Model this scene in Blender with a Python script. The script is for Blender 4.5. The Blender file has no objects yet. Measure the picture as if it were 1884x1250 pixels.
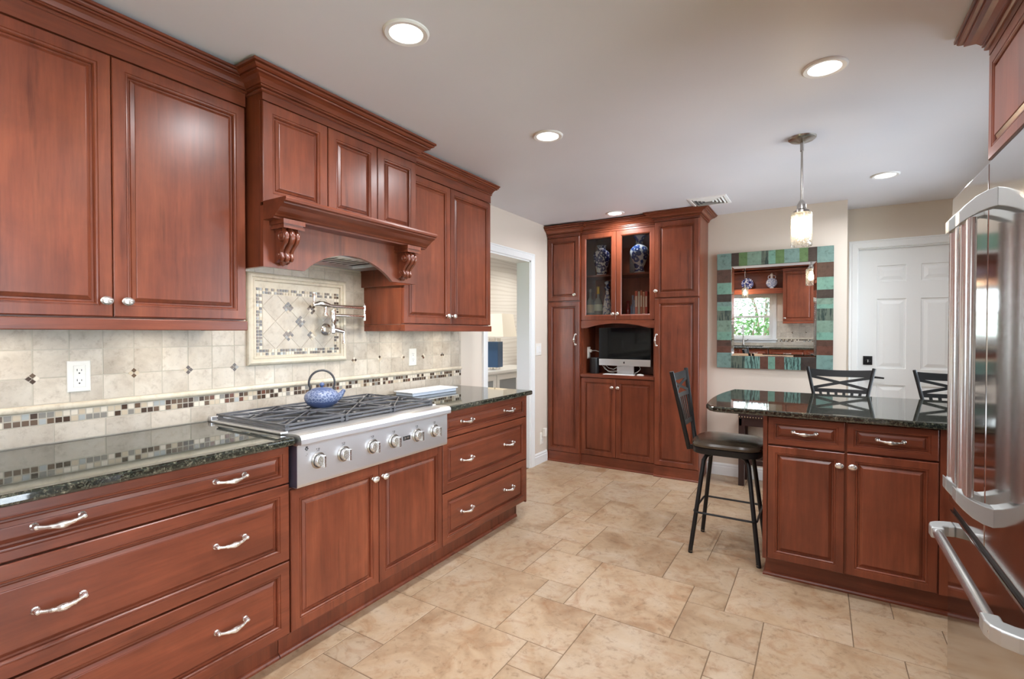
import bpy, bmesh, math, random
from mathutils import Vector, Matrix
random.seed(7)
SC = bpy.context.scene
COL = SC.collection
PI = math.pi

# ---------------------------------------------------------------- camera, world, sun, exposure
F_PX = 912.15
cam = bpy.data.cameras.new('camera')
cam.sensor_width = 36.0
cam.lens = F_PX * 36.0 / 1884.0
cam.clip_start = 0.02
cam_o = bpy.data.objects.new('camera', cam)
COL.objects.link(cam_o)
cam_o.location = (0, 0, 1.3065)
cam_o.rotation_euler = (PI / 2 - 0.0135, 0, 0.5568)
SC.camera = cam_o

world = bpy.data.worlds.new('world')
SC.world = world
world.use_nodes = True
wn = world.node_tree.nodes
wbg = wn['Background']
wbg.inputs['Color'].default_value = (0.82, 0.91, 1.0, 1)
wbg.inputs['Strength'].default_value = 9.5

sun_d = bpy.data.lights.new('sun', 'SUN')
sun_d.energy = 4.0
sun_d.angle = 0.02
sun_d.color = (1.0, 0.95, 0.86)
sun_o = bpy.data.objects.new('sun', sun_d)
COL.objects.link(sun_o)
sun_o.rotation_euler = (math.radians(-38), math.radians(-18), 0)   # high, from behind the house, lights the garden

SC.view_settings.view_transform = 'Standard'
SC.view_settings.look = 'None'
SC.view_settings.gamma = 1.0
SC.view_settings.use_curve_mapping = False
SC.view_settings.exposure = 0.18
SC.cycles.max_bounces = 10
SC.cycles.diffuse_bounces = 5
SC.cycles.glossy_bounces = 6
SC.cycles.transmission_bounces = 8
SC.cycles.transparent_max_bounces = 12
SC.cycles.sample_clamp_indirect = 6.0
SC.cycles.caustics_reflective = False
SC.cycles.caustics_refractive = False
SC.cycles.use_denoising = True

ZC = 2.39          # ceiling
XW = -2.38         # kitchen side of the left wall
YB = 4.88          # back wall
YR = -0.75         # rear wall (behind the photographer)
XR = 1.25          # right wall
P_DOWN = 9.8       # watts of one recessed light
P_PUCK = 0.65
P_HOOD = 1.7

def area(name, loc, size, power, color=(1, 0.9, 0.78), rot=(0, 0, 0), spread=PI * 0.9):
    d = bpy.data.lights.new(name, 'AREA')
    d.shape = 'DISK'
    d.size = size
    d.energy = power
    d.color = color
    d.spread = spread
    o = bpy.data.objects.new(name, d)
    COL.objects.link(o)
    o.location = loc
    o.rotation_euler = rot
    return o

# ---------------------------------------------------------------- materials
def srgb(r, g, b):
    def f(c):
        c /= 255.0
        return c / 12.92 if c <= 0.04045 else ((c + 0.055) / 1.055) ** 2.4
    return (f(r), f(g), f(b), 1.0)

class NT:
    def __init__(s, m):
        m.use_nodes = True
        s.t = m.node_tree
        s.b = s.t.nodes['Principled BSDF']
    def n(s, typ, **k):
        x = s.t.nodes.new(typ)
        for a, v in k.items():
            if a.startswith('i_'):
                key = a[2:]
                x.inputs[int(key) if key.isdigit() else key.replace('_', ' ')].default_value = v
            else:
                setattr(x, a, v)
        return x
    def l(s, a, b):
        s.t.links.new(a, b)
    def ramp(s, fac, stops):
        r = s.n('ShaderNodeValToRGB')
        e = r.color_ramp.elements
        while len(e) < len(stops):
            e.new(0.5)
        for i, (p, c) in enumerate(stops):
            e[i].position = p
            e[i].color = c
        s.l(fac, r.inputs[0])
        return r.outputs[0]
    def coords(s, scale=(1, 1, 1), kind='Object', rnd=0.0):
        tc = s.n('ShaderNodeTexCoord')
        out = tc.outputs[kind]
        if rnd:
            oi = s.n('ShaderNodeObjectInfo')
            mu = s.n('ShaderNodeMath', operation='MULTIPLY', i_1=rnd)
            s.l(oi.outputs['Random'], mu.inputs[0])
            ad = s.n('ShaderNodeVectorMath', operation='ADD')
            s.l(out, ad.inputs[0]); s.l(mu.outputs[0], ad.inputs[1])
            out = ad.outputs[0]
        mp = s.n('ShaderNodeMapping')
        mp.inputs['Scale'].default_value = scale
        s.l(out, mp.inputs['Vector'])
        return mp.outputs[0]
    def noise(s, vec, scale, detail=4, rough=0.5, dist=0.0):
        x = s.n('ShaderNodeTexNoise', i_Scale=scale, i_Detail=detail, i_Roughness=rough, i_Distortion=dist)
        s.l(vec, x.inputs['Vector'])
        return x.outputs[0]
    def mix(s, fac, a, b, blend='MIX'):
        x = s.n('ShaderNodeMix', data_type='RGBA', blend_type=blend)
        for sock, v in ((x.inputs[0], fac), (x.inputs[6], a), (x.inputs[7], b)):
            if hasattr(v, 'links'):
                s.l(v, sock)
            else:
                sock.default_value = v
        return x.outputs[2]
    def bump(s, h, strength=0.2, dist=0.002):
        x = s.n('ShaderNodeBump', i_Strength=strength, i_Distance=dist)
        s.l(h, x.inputs['Height'])
        s.l(x.outputs[0], s.b.inputs['Normal'])

MATS = {}
def plain(name, col, rough=0.5, metal=0.0, spec=0.5, coat=0.0, emit=None, es=0.0):
    if name in MATS:
        return MATS[name]
    m = bpy.data.materials.new(name)
    nt = NT(m)
    b = nt.b.inputs
    b['Base Color'].default_value = col
    b['Roughness'].default_value = rough
    b['Metallic'].default_value = metal
    b['Specular IOR Level'].default_value = spec
    b['Coat Weight'].default_value = coat
    if emit:
        b['Emission Color'].default_value = emit
        b['Emission Strength'].default_value = es
    MATS[name] = m
    return m

WOOD_DARK, WOOD_MID, WOOD_LIGHT = (0.104, 0.0228, 0.0106, 1), (0.190, 0.0462, 0.0208, 1), (0.282, 0.0785, 0.0345, 1)
def wood(name, scale, tint=1.0):
    m = bpy.data.materials.new(name)
    nt = NT(m)
    v = nt.coords(scale, rnd=37.0)
    n1 = nt.noise(v, 3.0, 8, 0.60, 0.25)
    v2 = nt.coords(tuple(0.28 * c + 0.35 for c in scale), rnd=11.0)
    n2 = nt.noise(v2, 1.6, 3, 0.5)
    ad = nt.n('ShaderNodeMath', operation='MULTIPLY_ADD', i_1=0.55)
    nt.l(n1, ad.inputs[0])
    mu = nt.n('ShaderNodeMath', operation='MULTIPLY', i_1=0.45)
    nt.l(n2, mu.inputs[0]); nt.l(mu.outputs[0], ad.inputs[2])
    t = lambda c: tuple(x * tint for x in c[:3]) + (1,)
    col = nt.ramp(ad.outputs[0], [(0.26, t(WOOD_DARK)), (0.5, t(WOOD_MID)), (0.76, t(WOOD_LIGHT))])
    # glued-up boards of slightly different tone across the grain
    ax = [i for i in range(3) if scale[i] > 2]
    sp = nt.n('ShaderNodeSeparateXYZ'); nt.l(nt.coords((1, 1, 1), rnd=5.0), sp.inputs[0])
    sm = nt.n('ShaderNodeMath', operation='ADD'); nt.l(sp.outputs[ax[0]], sm.inputs[0]); nt.l(sp.outputs[ax[1]], sm.inputs[1])
    dv = nt.n('ShaderNodeMath', operation='MULTIPLY', i_1=9.5); nt.l(sm.outputs[0], dv.inputs[0])
    fl = nt.n('ShaderNodeMath', operation='FLOOR'); nt.l(dv.outputs[0], fl.inputs[0])
    wh = nt.n('ShaderNodeTexWhiteNoise', noise_dimensions='1D'); nt.l(fl.outputs[0], wh.inputs['W'])
    mr = nt.n('ShaderNodeMapRange', i_3=0.90, i_4=1.09); nt.l(wh.outputs[0], mr.inputs[0])
    col = nt.mix(1.0, col, mr.outputs[0], 'MULTIPLY')
    # dark flecks and mineral streaks
    n4 = nt.noise(nt.coords(tuple(c * 1.6 for c in scale), rnd=23.0), 1.3, 5, 0.6)
    fk = nt.ramp(n4, [(0.27, (0.55, 0.50, 0.48, 1)), (0.40, (1, 1, 1, 1)), (1.0, (1.06, 1.05, 1.03, 1))])
    col = nt.mix(1.0, col, fk, 'MULTIPLY')
    # fine pores and cloudy figure
    n5 = nt.noise(nt.coords(tuple(c * 7.0 if c > 2 else c * 5.0 for c in scale), rnd=41.0), 2.0, 4, 0.65)
    pr = nt.n('ShaderNodeMapRange', i_1=0.25, i_2=0.75, i_3=0.88, i_4=1.10); nt.l(n5, pr.inputs[0])
    col = nt.mix(1.0, col, pr.outputs[0], 'MULTIPLY')
    n6 = nt.noise(nt.coords((2.2, 2.2, 2.2), rnd=17.0), 2.4, 4, 0.6, 0.4)
    cl = nt.n('ShaderNodeMapRange', i_1=0.3, i_2=0.7, i_3=0.84, i_4=1.12); nt.l(n6, cl.inputs[0])
    col = nt.mix(1.0, col, cl.outputs[0], 'MULTIPLY')
    nt.l(col, nt.b.inputs['Base Color'])
    nt.b.inputs['Roughness'].default_value = 0.33
    nt.b.inputs['Specular IOR Level'].default_value = 0.44
    nt.b.inputs['Coat Weight'].default_value = 0.14
    nt.b.inputs['Coat Roughness'].default_value = 0.24
    nt.bump(n1, 0.05, 0.001)
    return m
WV = wood('cherry_vertical', (9, 9, 0.8))
WY = wood('cherry_along_run', (9, 0.8, 9))
WX = wood('cherry_along_wall', (0.8, 9, 9))

def granite():
    m = bpy.data.materials.new('dark_green_granite')
    nt = NT(m)
    v = nt.coords((1, 1, 1))
    n1 = nt.noise(v, 80, 6, 0.75)
    n2 = nt.noise(v, 190, 3, 0.6)
    c1 = nt.ramp(n1, [(0.36, (0.006, 0.008, 0.007, 1)), (0.48, (0.018, 0.024, 0.019, 1)), (0.57, (0.075, 0.075, 0.055, 1)), (0.70, (0.24, 0.22, 0.17, 1))])
    c2 = nt.ramp(n2, [(0.42, (0.5, 0.5, 0.5, 1)), (0.70, (1.5, 1.5, 1.4, 1))])
    nt.l(nt.mix(1.0, c1, c2, 'MULTIPLY'), nt.b.inputs['Base Color'])
    nt.b.inputs['Roughness'].default_value = 0.035
    nt.b.inputs['IOR'].default_value = 1.85
    return m
GRANITE = granite()

def stone_tile(name, a, b, c, scale=6.0, rough=0.42, attr=True, spec=0.5):
    m = bpy.data.materials.new(name)
    nt = NT(m)
    v = nt.coords((1, 1, 1))
    vv = v
    if attr:
        at = nt.n('ShaderNodeAttribute', attribute_name='tone')
        ad = nt.n('ShaderNodeVectorMath', operation='MULTIPLY_ADD')
        nt.l(at.outputs['Color'], ad.inputs[0])
        ad.inputs[1].default_value = (31, 17, 23)
        nt.l(v, ad.inputs[2])
        vv = ad.outputs[0]
    n1 = nt.noise(vv, scale, 7, 0.62, 0.5)
    n2 = nt.noise(vv, scale * 5.5, 5, 0.7)
    col = nt.ramp(n1, [(0.30, a), (0.50, b), (0.70, c)])
    n3 = nt.ramp(n2, [(0.30, (0.80, 0.77, 0.74, 1)), (0.48, (1, 1, 1, 1)), (0.75, (1.05, 1.04, 1.02, 1))])
    col = nt.mix(1.0, col, n3, 'MULTIPLY')
    if attr:
        mr = nt.n('ShaderNodeMapRange', i_3=0.90, i_4=1.08)
        sp = nt.n('ShaderNodeSeparateColor')
        nt.l(at.outputs['Color'], sp.inputs[0])
        nt.l(sp.outputs[1], mr.inputs[0])
        col = nt.mix(1.0, col, mr.outputs[0], 'MULTIPLY')
    nt.l(col, nt.b.inputs['Base Color'])
    nt.b.inputs['Roughness'].default_value = rough
    nt.b.inputs['Specular IOR Level'].default_value = spec
    nt.bump(n2, 0.10, 0.001)
    return m
TRAV = stone_tile('cream_travertine', srgb(181, 168, 152), srgb(201, 190, 175), srgb(213, 204, 191), 7.0, 0.38)
TRAV_P = stone_tile('cream_travertine_trim', srgb(199, 187, 166), srgb(211, 200, 180), srgb(219, 209, 191), 5.0, 0.4, attr=False)

def floor_tile():
    m = bpy.data.materials.new('beige_floor_tile')
    nt = NT(m)
    v = nt.coords((1, 1, 1))
    at = nt.n('ShaderNodeAttribute', attribute_name='tone')
    ad = nt.n('ShaderNodeVectorMath', operation='MULTIPLY_ADD')
    nt.l(at.outputs['Color'], ad.inputs[0])
    ad.inputs[1].default_value = (31, 17, 23)
    nt.l(v, ad.inputs[2])
    vv = ad.outputs[0]
    n1 = nt.noise(vv, 3.2, 6, 0.6, 0.7)
    n2 = nt.noise(vv, 26, 6, 0.72, 0.4)
    n3 = nt.noise(vv, 7.0, 8, 0.7, 1.2)
    col = nt.ramp(n1, [(0.28, srgb(152, 122, 94)), (0.46, srgb(180, 154, 125)), (0.68, srgb(194, 174, 151))])
    rust = nt.ramp(n3, [(0.50, (0, 0, 0, 1)), (0.70, (1, 1, 1, 1))])
    rm = nt.n('ShaderNodeMath', operation='MULTIPLY', i_1=0.62)
    nt.l(rust, rm.inputs[0])
    col = nt.mix(rm.outputs[0], col, srgb(150, 104, 66))
    sp2 = nt.ramp(n2, [(0.30, (0.66, 0.60, 0.54, 1)), (0.45, (1, 1, 1, 1)), (0.72, (1.07, 1.06, 1.04, 1))])
    col = nt.mix(1.0, col, sp2, 'MULTIPLY')
    sp = nt.n('ShaderNodeSeparateColor')
    nt.l(at.outputs['Color'], sp.inputs[0])
    mr = nt.n('ShaderNodeMapRange', i_3=0.91, i_4=1.06)
    nt.l(sp.outputs[1], mr.inputs[0])
    col = nt.mix(1.0, col, mr.outputs[0], 'MULTIPLY')
    nt.l(col, nt.b.inputs['Base Color'])
    nt.b.inputs['Roughness'].default_value = 0.42
    nt.b.inputs['Specular IOR Level'].default_value = 0.4
    nt.bump(n2, 0.10, 0.001)
    return m
FLOORT = floor_tile()
GROUT_F = plain('floor_grout', srgb(120, 98, 76), 0.9)
GROUT_W = plain('pale_grout', srgb(190, 182, 168), 0.85)

def painted(name, col, bumpy=0.04, rough=0.55, var=0.03):
    m = bpy.data.materials.new(name)
    nt = NT(m)
    n = nt.noise(nt.coords((1, 1, 1)), 90, 3)
    n2 = nt.noise(nt.coords((1, 1, 1)), 1.3, 2)
    c = nt.ramp(n2, [(0.3, tuple(x * (1 - var) for x in col[:3]) + (1,)), (0.7, tuple(min(1, x * (1 + var)) for x in col[:3]) + (1,))])
    nt.l(c, nt.b.inputs['Base Color'])
    nt.b.inputs['Roughness'].default_value = rough
    nt.b.inputs['Specular IOR Level'].default_value = 0.3
    nt.bump(n, bumpy, 0.001)
    return m
WALLP = painted('warm_beige_paint', srgb(224, 213, 200))
CEILP = painted('ceiling_pale_grey_paint', srgb(227, 227, 233), rough=0.5)
WHITE = painted('white_trim_paint', srgb(236, 238, 238), 0.01, 0.35, 0.01)
WHITEWALL = painted('white_wall_paint', srgb(235, 235, 232))

def steel(name, col=(0.62, 0.60, 0.58, 1), rough=0.22, axis=(1, 1, 60)):
    m = bpy.data.materials.new(name)
    nt = NT(m)
    n = nt.noise(nt.coords(axis), 9, 2)
    mr = nt.n('ShaderNodeMapRange', i_3=rough * 0.9, i_4=rough * 1.12)
    nt.l(n, mr.inputs[0])
    nt.l(mr.outputs[0], nt.b.inputs['Roughness'])
    nt.b.inputs['Base Color'].default_value = col
    nt.b.inputs['Metallic'].default_value = 1.0
    return m
STEEL_R = steel('brushed_steel_range', (0.80, 0.80, 0.82, 1), 0.36, (40, 1, 40))
STEEL_F = steel('brushed_steel_fridge', (0.60, 0.585, 0.57, 1), 0.10, (40, 1, 40))
STEEL_H = plain('satin_steel_handle', (0.80, 0.80, 0.80, 1), 0.22, 0.93)
NICKEL = plain('brushed_nickel', (0.45, 0.43, 0.40, 1), 0.27, 1.0)
PEWTER = plain('bright_pewter', (0.86, 0.83, 0.79, 1), 0.24, 0.88)
CHROME = plain('polished_nickel', (0.80, 0.77, 0.73, 1), 0.17, 1.0)
IRON = plain('cast_iron_black', (0.030, 0.031, 0.036, 1), 0.34, 0.0, 0.6)
GRATE = plain('grey_enamelled_grate', (0.085, 0.088, 0.10, 1), 0.30, 0.0, 0.9)
BLACKM = plain('dark_bronze_metal', (0.012, 0.012, 0.013, 1), 0.34, 0.0, 0.35)
BLACKP = plain('black_plastic', (0.012, 0.012, 0.013, 1), 0.4)
DARKGAP = plain('dark_cavity', (0.006, 0.005, 0.005, 1), 0.8)
SCREEN = plain('black_glass_screen', (0.003, 0.004, 0.006, 1), 0.06, 0.0, 0.25)
ALU = plain('silver_aluminium', (0.72, 0.73, 0.75, 1), 0.32, 0.9)
PLASTIC = plain('white_plastic', srgb(238, 236, 230), 0.35)
IVORY = plain('ivory_plastic', srgb(232, 226, 212), 0.35)
LEATHER = plain('dark_brown_leather', (0.070, 0.053, 0.036, 1), 0.24, 0.0, 0.6)
DARKWOOD = plain('espresso_wood', (0.030, 0.011, 0.010, 1), 0.3)
DARKLEATHER = plain('oxblood_leather', (0.028, 0.010, 0.011, 1), 0.35)
BRASSN = plain('antique_nailhead', (0.60, 0.50, 0.38, 1), 0.25, 1.0)
MIRRORG = plain('mirror_silver', (0.93, 0.94, 0.93, 1), 0.0, 1.0)

def glass(name, col=(1, 1, 1, 1), rough=0.0, bumps=0.0, milky=0.0):
    """clear glass that lets light through: part transparent, part glossy"""
    m = bpy.data.materials.new(name)
    m.use_nodes = True
    t = m.node_tree
    t.nodes.clear()
    out = t.nodes.new('ShaderNodeOutputMaterial')
    tr = t.nodes.new('ShaderNodeBsdfTransparent'); tr.inputs[0].default_value = col
    gl = t.nodes.new('ShaderNodeBsdfGlossy'); gl.inputs['Roughness'].default_value = rough
    fr = t.nodes.new('ShaderNodeFresnel'); fr.inputs[0].default_value = 1.45
    mx = t.nodes.new('ShaderNodeMixShader')
    if bumps:
        tc = t.nodes.new('ShaderNodeTexCoord')
        vo = t.nodes.new('ShaderNodeTexVoronoi'); vo.inputs['Scale'].default_value = 55; vo.feature = 'DISTANCE_TO_EDGE'
        t.links.new(tc.outputs['Object'], vo.inputs['Vector'])
        bp = t.nodes.new('ShaderNodeBump'); bp.inputs['Strength'].default_value = bumps; bp.inputs['Distance'].default_value = 0.004
        t.links.new(vo.outputs['Distance'], bp.inputs['Height'])
        t.links.new(bp.outputs[0], gl.inputs['Normal']); t.links.new(bp.outputs[0], fr.inputs['Normal'])
        rp = t.nodes.new('ShaderNodeValToRGB')
        rp.color_ramp.elements[0].position = 0.0; rp.color_ramp.elements[0].color = (0.78, 0.76, 0.72, 1)
        rp.color_ramp.elements[1].position = 0.12; rp.color_ramp.elements[1].color = col
        t.links.new(vo.outputs['Distance'], rp.inputs[0]); t.links.new(rp.outputs[0], tr.inputs[0])
    t.links.new(fr.outputs[0], mx.inputs[0]); t.links.new(tr.outputs[0], mx.inputs[1]); t.links.new(gl.outputs[0], mx.inputs[2])
    last = mx.outputs[0]
    if milky:
        tl = t.nodes.new('ShaderNodeBsdfTranslucent'); tl.inputs[0].default_value = (0.95, 0.94, 0.92, 1)
        m2 = t.nodes.new('ShaderNodeMixShader'); m2.inputs[0].default_value = milky
        t.links.new(last, m2.inputs[1]); t.links.new(tl.outputs[0], m2.inputs[2]); last = m2.outputs[0]
    t.links.new(last, out.inputs[0])
    return m
GLASS = glass('clear_glass')
SMOKED = glass('cabinet_glass', (0.98, 0.98, 0.975, 1))
CRACKLE = glass('crackle_glass', (0.97, 0.965, 0.95, 1), 0.05, 0.8, 0.03)
SATIN = plain('satin_handle_metal', (0.56, 0.575, 0.57, 1), 0.40, 0.8)

# ---------------------------------------------------------------- mesh builder
ID = lambda a, d, z: (a, d, z)
class B:
    def __init__(s, T=None):
        s.T = T or ID
        s.v, s.f, s.m, s.sm, s.tone = [], [], [], [], []
    def add(s, vs, fs, mi=0, sm=False, tone=0.0):
        o = len(s.v)
        s.v += [s.T(*p) for p in vs]
        for f in fs:
            s.f.append([o + i for i in f]); s.m.append(mi); s.sm.append(sm); s.tone.append(tone)
        return s
    def box(s, a0, a1, b0, b1, c0, c1, mi=0, tone=0.0):
        vs = [(a, b, c) for a in (a0, a1) for b in (b0, b1) for c in (c0, c1)]
        return s.add(vs, [(0, 1, 3, 2), (4, 6, 7, 5), (0, 4, 5, 1), (2, 3, 7, 6), (0, 2, 6, 4), (1, 5, 7, 3)], mi, False, tone)
    def prism(s, poly, ax, c0, c1, mi=0, sm=False):
        """poly: points in the two axes other than ax; extruded from c0 to c1 along ax"""
        n = len(poly)
        def p3(p, c):
            q = list(p); q.insert(ax, c); return tuple(q)
        vs = [p3(p, c0) for p in poly] + [p3(p, c1) for p in poly]
        s.add(vs, [tuple(range(n)), tuple(range(2 * n - 1, n - 1, -1))], mi)
        o = len(s.v) - 2 * n
        for i in range(n):
            j = (i + 1) % n
            s.f.append([o + i, o + j, o + n + j, o + n + i]); s.m.append(mi); s.sm.append(sm); s.tone.append(0.0)
        return s
    def lathe(s, prof, c=(0, 0, 0), n=24, ax=2, mi=0, sx=1.0, sy=1.0, close=True):
        vs, fs = [], []
        u, w = [(1, 2), (2, 0), (0, 1)][ax]
        for r, h in prof:
            for k in range(n):
                t = 2 * PI * k / n
                p = [c[0], c[1], c[2]]
                p[u] += r * math.cos(t) * sx; p[w] += r * math.sin(t) * sy; p[ax] += h
                vs.append(tuple(p))
        for i in range(len(prof) - 1):
            for k in range(n):
                k2 = (k + 1) % n
                fs.append((i * n + k, i * n + k2, (i + 1) * n + k2, (i + 1) * n + k))
        if close:
            fs.append(tuple(range(n - 1, -1, -1))); fs.append(tuple((len(prof) - 1) * n + k for k in range(n)))
        return s.add(vs, fs, mi, True)
    def tube(s, pts, r, n=8, mi=0, closed=False, flat=1.0, upv=None):
        pts = [Vector(p) for p in pts]
        N = len(pts)
        rs = r if isinstance(r, (list, tuple)) else [r] * N
        vs, fs = [], []
        prev = None
        for i, p in enumerate(pts):
            a = pts[(i - 1) % N] if (closed or i > 0) else p
            b = pts[(i + 1) % N] if (closed or i < N - 1) else p
            d = (b - a).normalized()
            if prev is None:
                ref = Vector(upv) if upv else (Vector((0, 0, 1)) if abs(d.z) < 0.9 else Vector((1, 0, 0)))
            else:
                ref = prev
            x = (ref - d * ref.dot(d))
            if x.length < 1e-6:
                x = d.orthogonal()
            x.normalize(); y = d.cross(x); prev = x
            for k in range(n):
                t = 2 * PI * k / n
                q = p + x * (rs[i] * math.cos(t)) + y * (rs[i] * flat * math.sin(t))
                vs.append(tuple(q))
        M = N if closed else N - 1
        for i in range(M):
            i2 = (i + 1) % N
            for k in range(n):
                k2 = (k + 1) % n
                fs.append((i * n + k, i * n + k2, i2 * n + k2, i2 * n + k))
        if not closed:
            fs.append(tuple(range(n - 1, -1, -1))); fs.append(tuple((N - 1) * n + k for k in range(n)))
        return s.add(vs, fs, mi, True)
    def bar(s, p, q, w, h, mi=0, up=(0, 0, 1)):
        """rectangular bar from p to q, w wide, h along up"""
        p, q, up = Vector(p), Vector(q), Vector(up)
        d = (q - p).normalized()
        x = d.cross(up).normalized() * (w / 2); y = x.cross(d).normalized() * (h / 2)
        vs = [tuple(c + x * i + y * j) for c in (p, q) for i, j in ((-1, -1), (1, -1), (1, 1), (-1, 1))]
        return s.add(vs, [(0, 1, 2, 3), (7, 6, 5, 4), (0, 4, 5, 1), (1, 5, 6, 2), (2, 6, 7, 3), (3, 7, 4, 0)], mi)
    def mold(s, path, prof, side=1, closed=False, mi=0, axes=(0, 1, 2), cap=True):
        """profile [(out, h)] swept along a 2D path with mitred corners; out goes to the side of the path"""
        N = len(path); P = len(prof)
        vs, fs = [], []
        def nrm(a, b):
            dx, dy = b[0] - a[0], b[1] - a[1]; L = math.hypot(dx, dy)
            return (-dy / L * side, dx / L * side)
        for i in range(N):
            if closed or 0 < i < N - 1:
                n1 = nrm(path[i - 1], path[i]); n2 = nrm(path[i], path[(i + 1) % N])
                k = 1 + n1[0] * n2[0] + n1[1] * n2[1]
                m = ((n1[0] + n2[0]) / k, (n1[1] + n2[1]) / k)
            elif i == 0:
                m = nrm(path[0], path[1])
            else:
                m = nrm(path[-2], path[-1])
            for o, h in prof:
                q = [0, 0, 0]
                q[axes[0]] = path[i][0] + m[0] * o; q[axes[1]] = path[i][1] + m[1] * o; q[axes[2]] = h
                vs.append(tuple(q))
        for i in range(N if closed else N - 1):
            i2 = (i + 1) % N
            for k in range(P):
                k2 = (k + 1) % P
                fs.append((i * P + k, i * P + k2, i2 * P + k2, i2 * P + k))
        if not closed and cap:
            fs.append(tuple(range(P))); fs.append(tuple((N - 1) * P + k for k in range(P - 1, -1, -1)))
        return s.add(vs, fs, mi)
    def panel(s, a0, a1, z0, z1, prof, mi=0, d0=0.0):
        """nested rectangles [(inset, depth)] closed by a field: doors and drawer fronts"""
        vs, fs = [], []
        for ins, d in prof:
            vs += [(a0 + ins, d0 + d, z0 + ins), (a1 - ins, d0 + d, z0 + ins), (a1 - ins, d0 + d, z1 - ins), (a0 + ins, d0 + d, z1 - ins)]
        L = len(prof)
        for i in range(L - 1):
            for k in range(4):
                k2 = (k + 1) % 4
                fs.append((i * 4 + k, i * 4 + k2, i * 4 + 4 + k2, i * 4 + 4 + k))
        fs.append((0, 3, 2, 1)); fs.append(tuple((L - 1) * 4 + k for k in range(4)))
        return s.add(vs, fs, mi)
    def build(s, name, mats, parent=None, bevel=0.0, seg=2, sharp=0.55, tone=False, origin=None):
        if not isinstance(mats, (list, tuple)):
            mats = [mats]
        root = parent
        while root is not None and root.parent is not None:
            root = root.parent
        L = Vector(root.location) if root is not None else Vector(origin or (0, 0, 0))
        if root is None and origin is None:
            xs, ys, zs = zip(*s.v)
            L = Vector(((min(xs) + max(xs)) / 2, (min(ys) + max(ys)) / 2, min(zs)))
        me = bpy.data.meshes.new(name)
        me.from_pydata([tuple(Vector(p) - L) for p in s.v], [], s.f)
        for m in mats:
            me.materials.append(m)
        me.polygons.foreach_set('material_index', s.m)
        me.polygons.foreach_set('use_smooth', s.sm)
        if tone:
            at = me.color_attributes.new('tone', 'FLOAT_COLOR', 'CORNER')
            for p in me.polygons:
                t = s.tone[p.index]
                for li in p.loop_indices:
                    at.data[li].color = (t, (t * 7.31) % 1.0, (t * 3.77) % 1.0, 1)
        bm = bmesh.new(); bm.from_mesh(me)
        bmesh.ops.recalc_face_normals(bm, faces=bm.faces)
        for e in bm.edges:
            if len(e.link_faces) == 2 and e.calc_face_angle(0) > sharp:
                e.smooth = False
        bm.to_mesh(me); bm.free()
        o = bpy.data.objects.new(name, me)
        COL.objects.link(o)
        if parent is not None:
            o.parent = parent
        else:
            o.location = L
        if bevel:
            md = o.modifiers.new('bevel', 'BEVEL')
            md.width = bevel; md.segments = seg; md.limit_method = 'ANGLE'; md.angle_limit = 0.6
        return o

def thing(name, label, cat, loc, group=None):
    o = bpy.data.objects.new(name, None)
    COL.objects.link(o)
    o.location = loc
    o.empty_display_size = 0.05
    return tag(o, label, cat, group)
def tag(o, label, cat, group=None):
    o['label'] = label; o['category'] = cat
    if group:
        o['group'] = group
    return o
def struct(b, name, mats, label=None, **k):
    o = b.build(name, mats, origin=k.pop('origin', (0, 0, 0)), **k)
    o['kind'] = 'structure'
    if label:
        o['label'] = label
    return o
def dup(root, loc, rz=0.0, label=None, name=None):
    def cp(o, parent):
        c = o.copy(); COL.objects.link(c); c.parent = parent
        for ch in list(o.children):
            cp(ch, c)
        return c
    r = cp(root, None)
    r.location = loc
    r.rotation_euler = (0, 0, rz)
    if label:
        r['label'] = label
    return r

def lerp(a, b, t):
    return a + (b - a) * t
def arc(cx, cy, r, t0, t1, n):
    return [(cx + r * math.cos(lerp(t0, t1, i / n)), cy + r * math.sin(lerp(t0, t1, i / n))) for i in range(n + 1)]

# ================================================================= the setting
# floor: pinwheel pattern of three tile sizes
def build_floor():
    b = B()
    x0, x1, y0, y1 = XW, XR, YR, 5.30
    b.box(x0 - 0.13, x1 + 0.12, y0 - 0.15, y1 + 0.1, -0.10, -0.0015, 1)
    OX, OY, PX, PY, g = -1.713, 1.294, 0.1672, 0.1700, 0.0016
    rnd = random.Random(3)
    for i in range(-14, 15):
        for j in range(-14, 15):
            bi, bj = 4 * i - j, 2 * i + 3 * j
            for (ti, tj, w) in ((0, 3, 3), (3, 3, 2), (3, 5, 1)):
                a0 = OX + (bi + ti) * PX; a1 = a0 + w * PX
                c0 = OY + (bj + tj) * PY; c1 = c0 + w * PY
                t = rnd.random()
                a0, a1, c0, c1 = max(a0 + g, x0), min(a1 - g, x1), max(c0 + g, y0), min(c1 - g, y1)
                if a1 - a0 < 0.004 or c1 - c0 < 0.004:
                    continue
                e = 0.0012
                b.add([(a0, c0, -0.002), (a1, c0, -0.002), (a1, c1, -0.002), (a0, c1, -0.002),
                       (a0 + e, c0 + e, 0), (a1 - e, c0 + e, 0), (a1 - e, c1 - e, 0), (a0 + e, c1 - e, 0)],
                      [(4, 5, 6, 7), (0, 1, 5, 4), (1, 2, 6, 5), (2, 3, 7, 6), (3, 0, 4, 7)], 0, False, t)
    struct(b, 'floor', [FLOORT, GROUT_F], tone=True)
build_floor()
struct(B().box(XW - 0.12, XR + 0.12, YR - 0.15, 5.40, ZC, ZC + 0.10), 'ceiling', CEILP)

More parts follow.
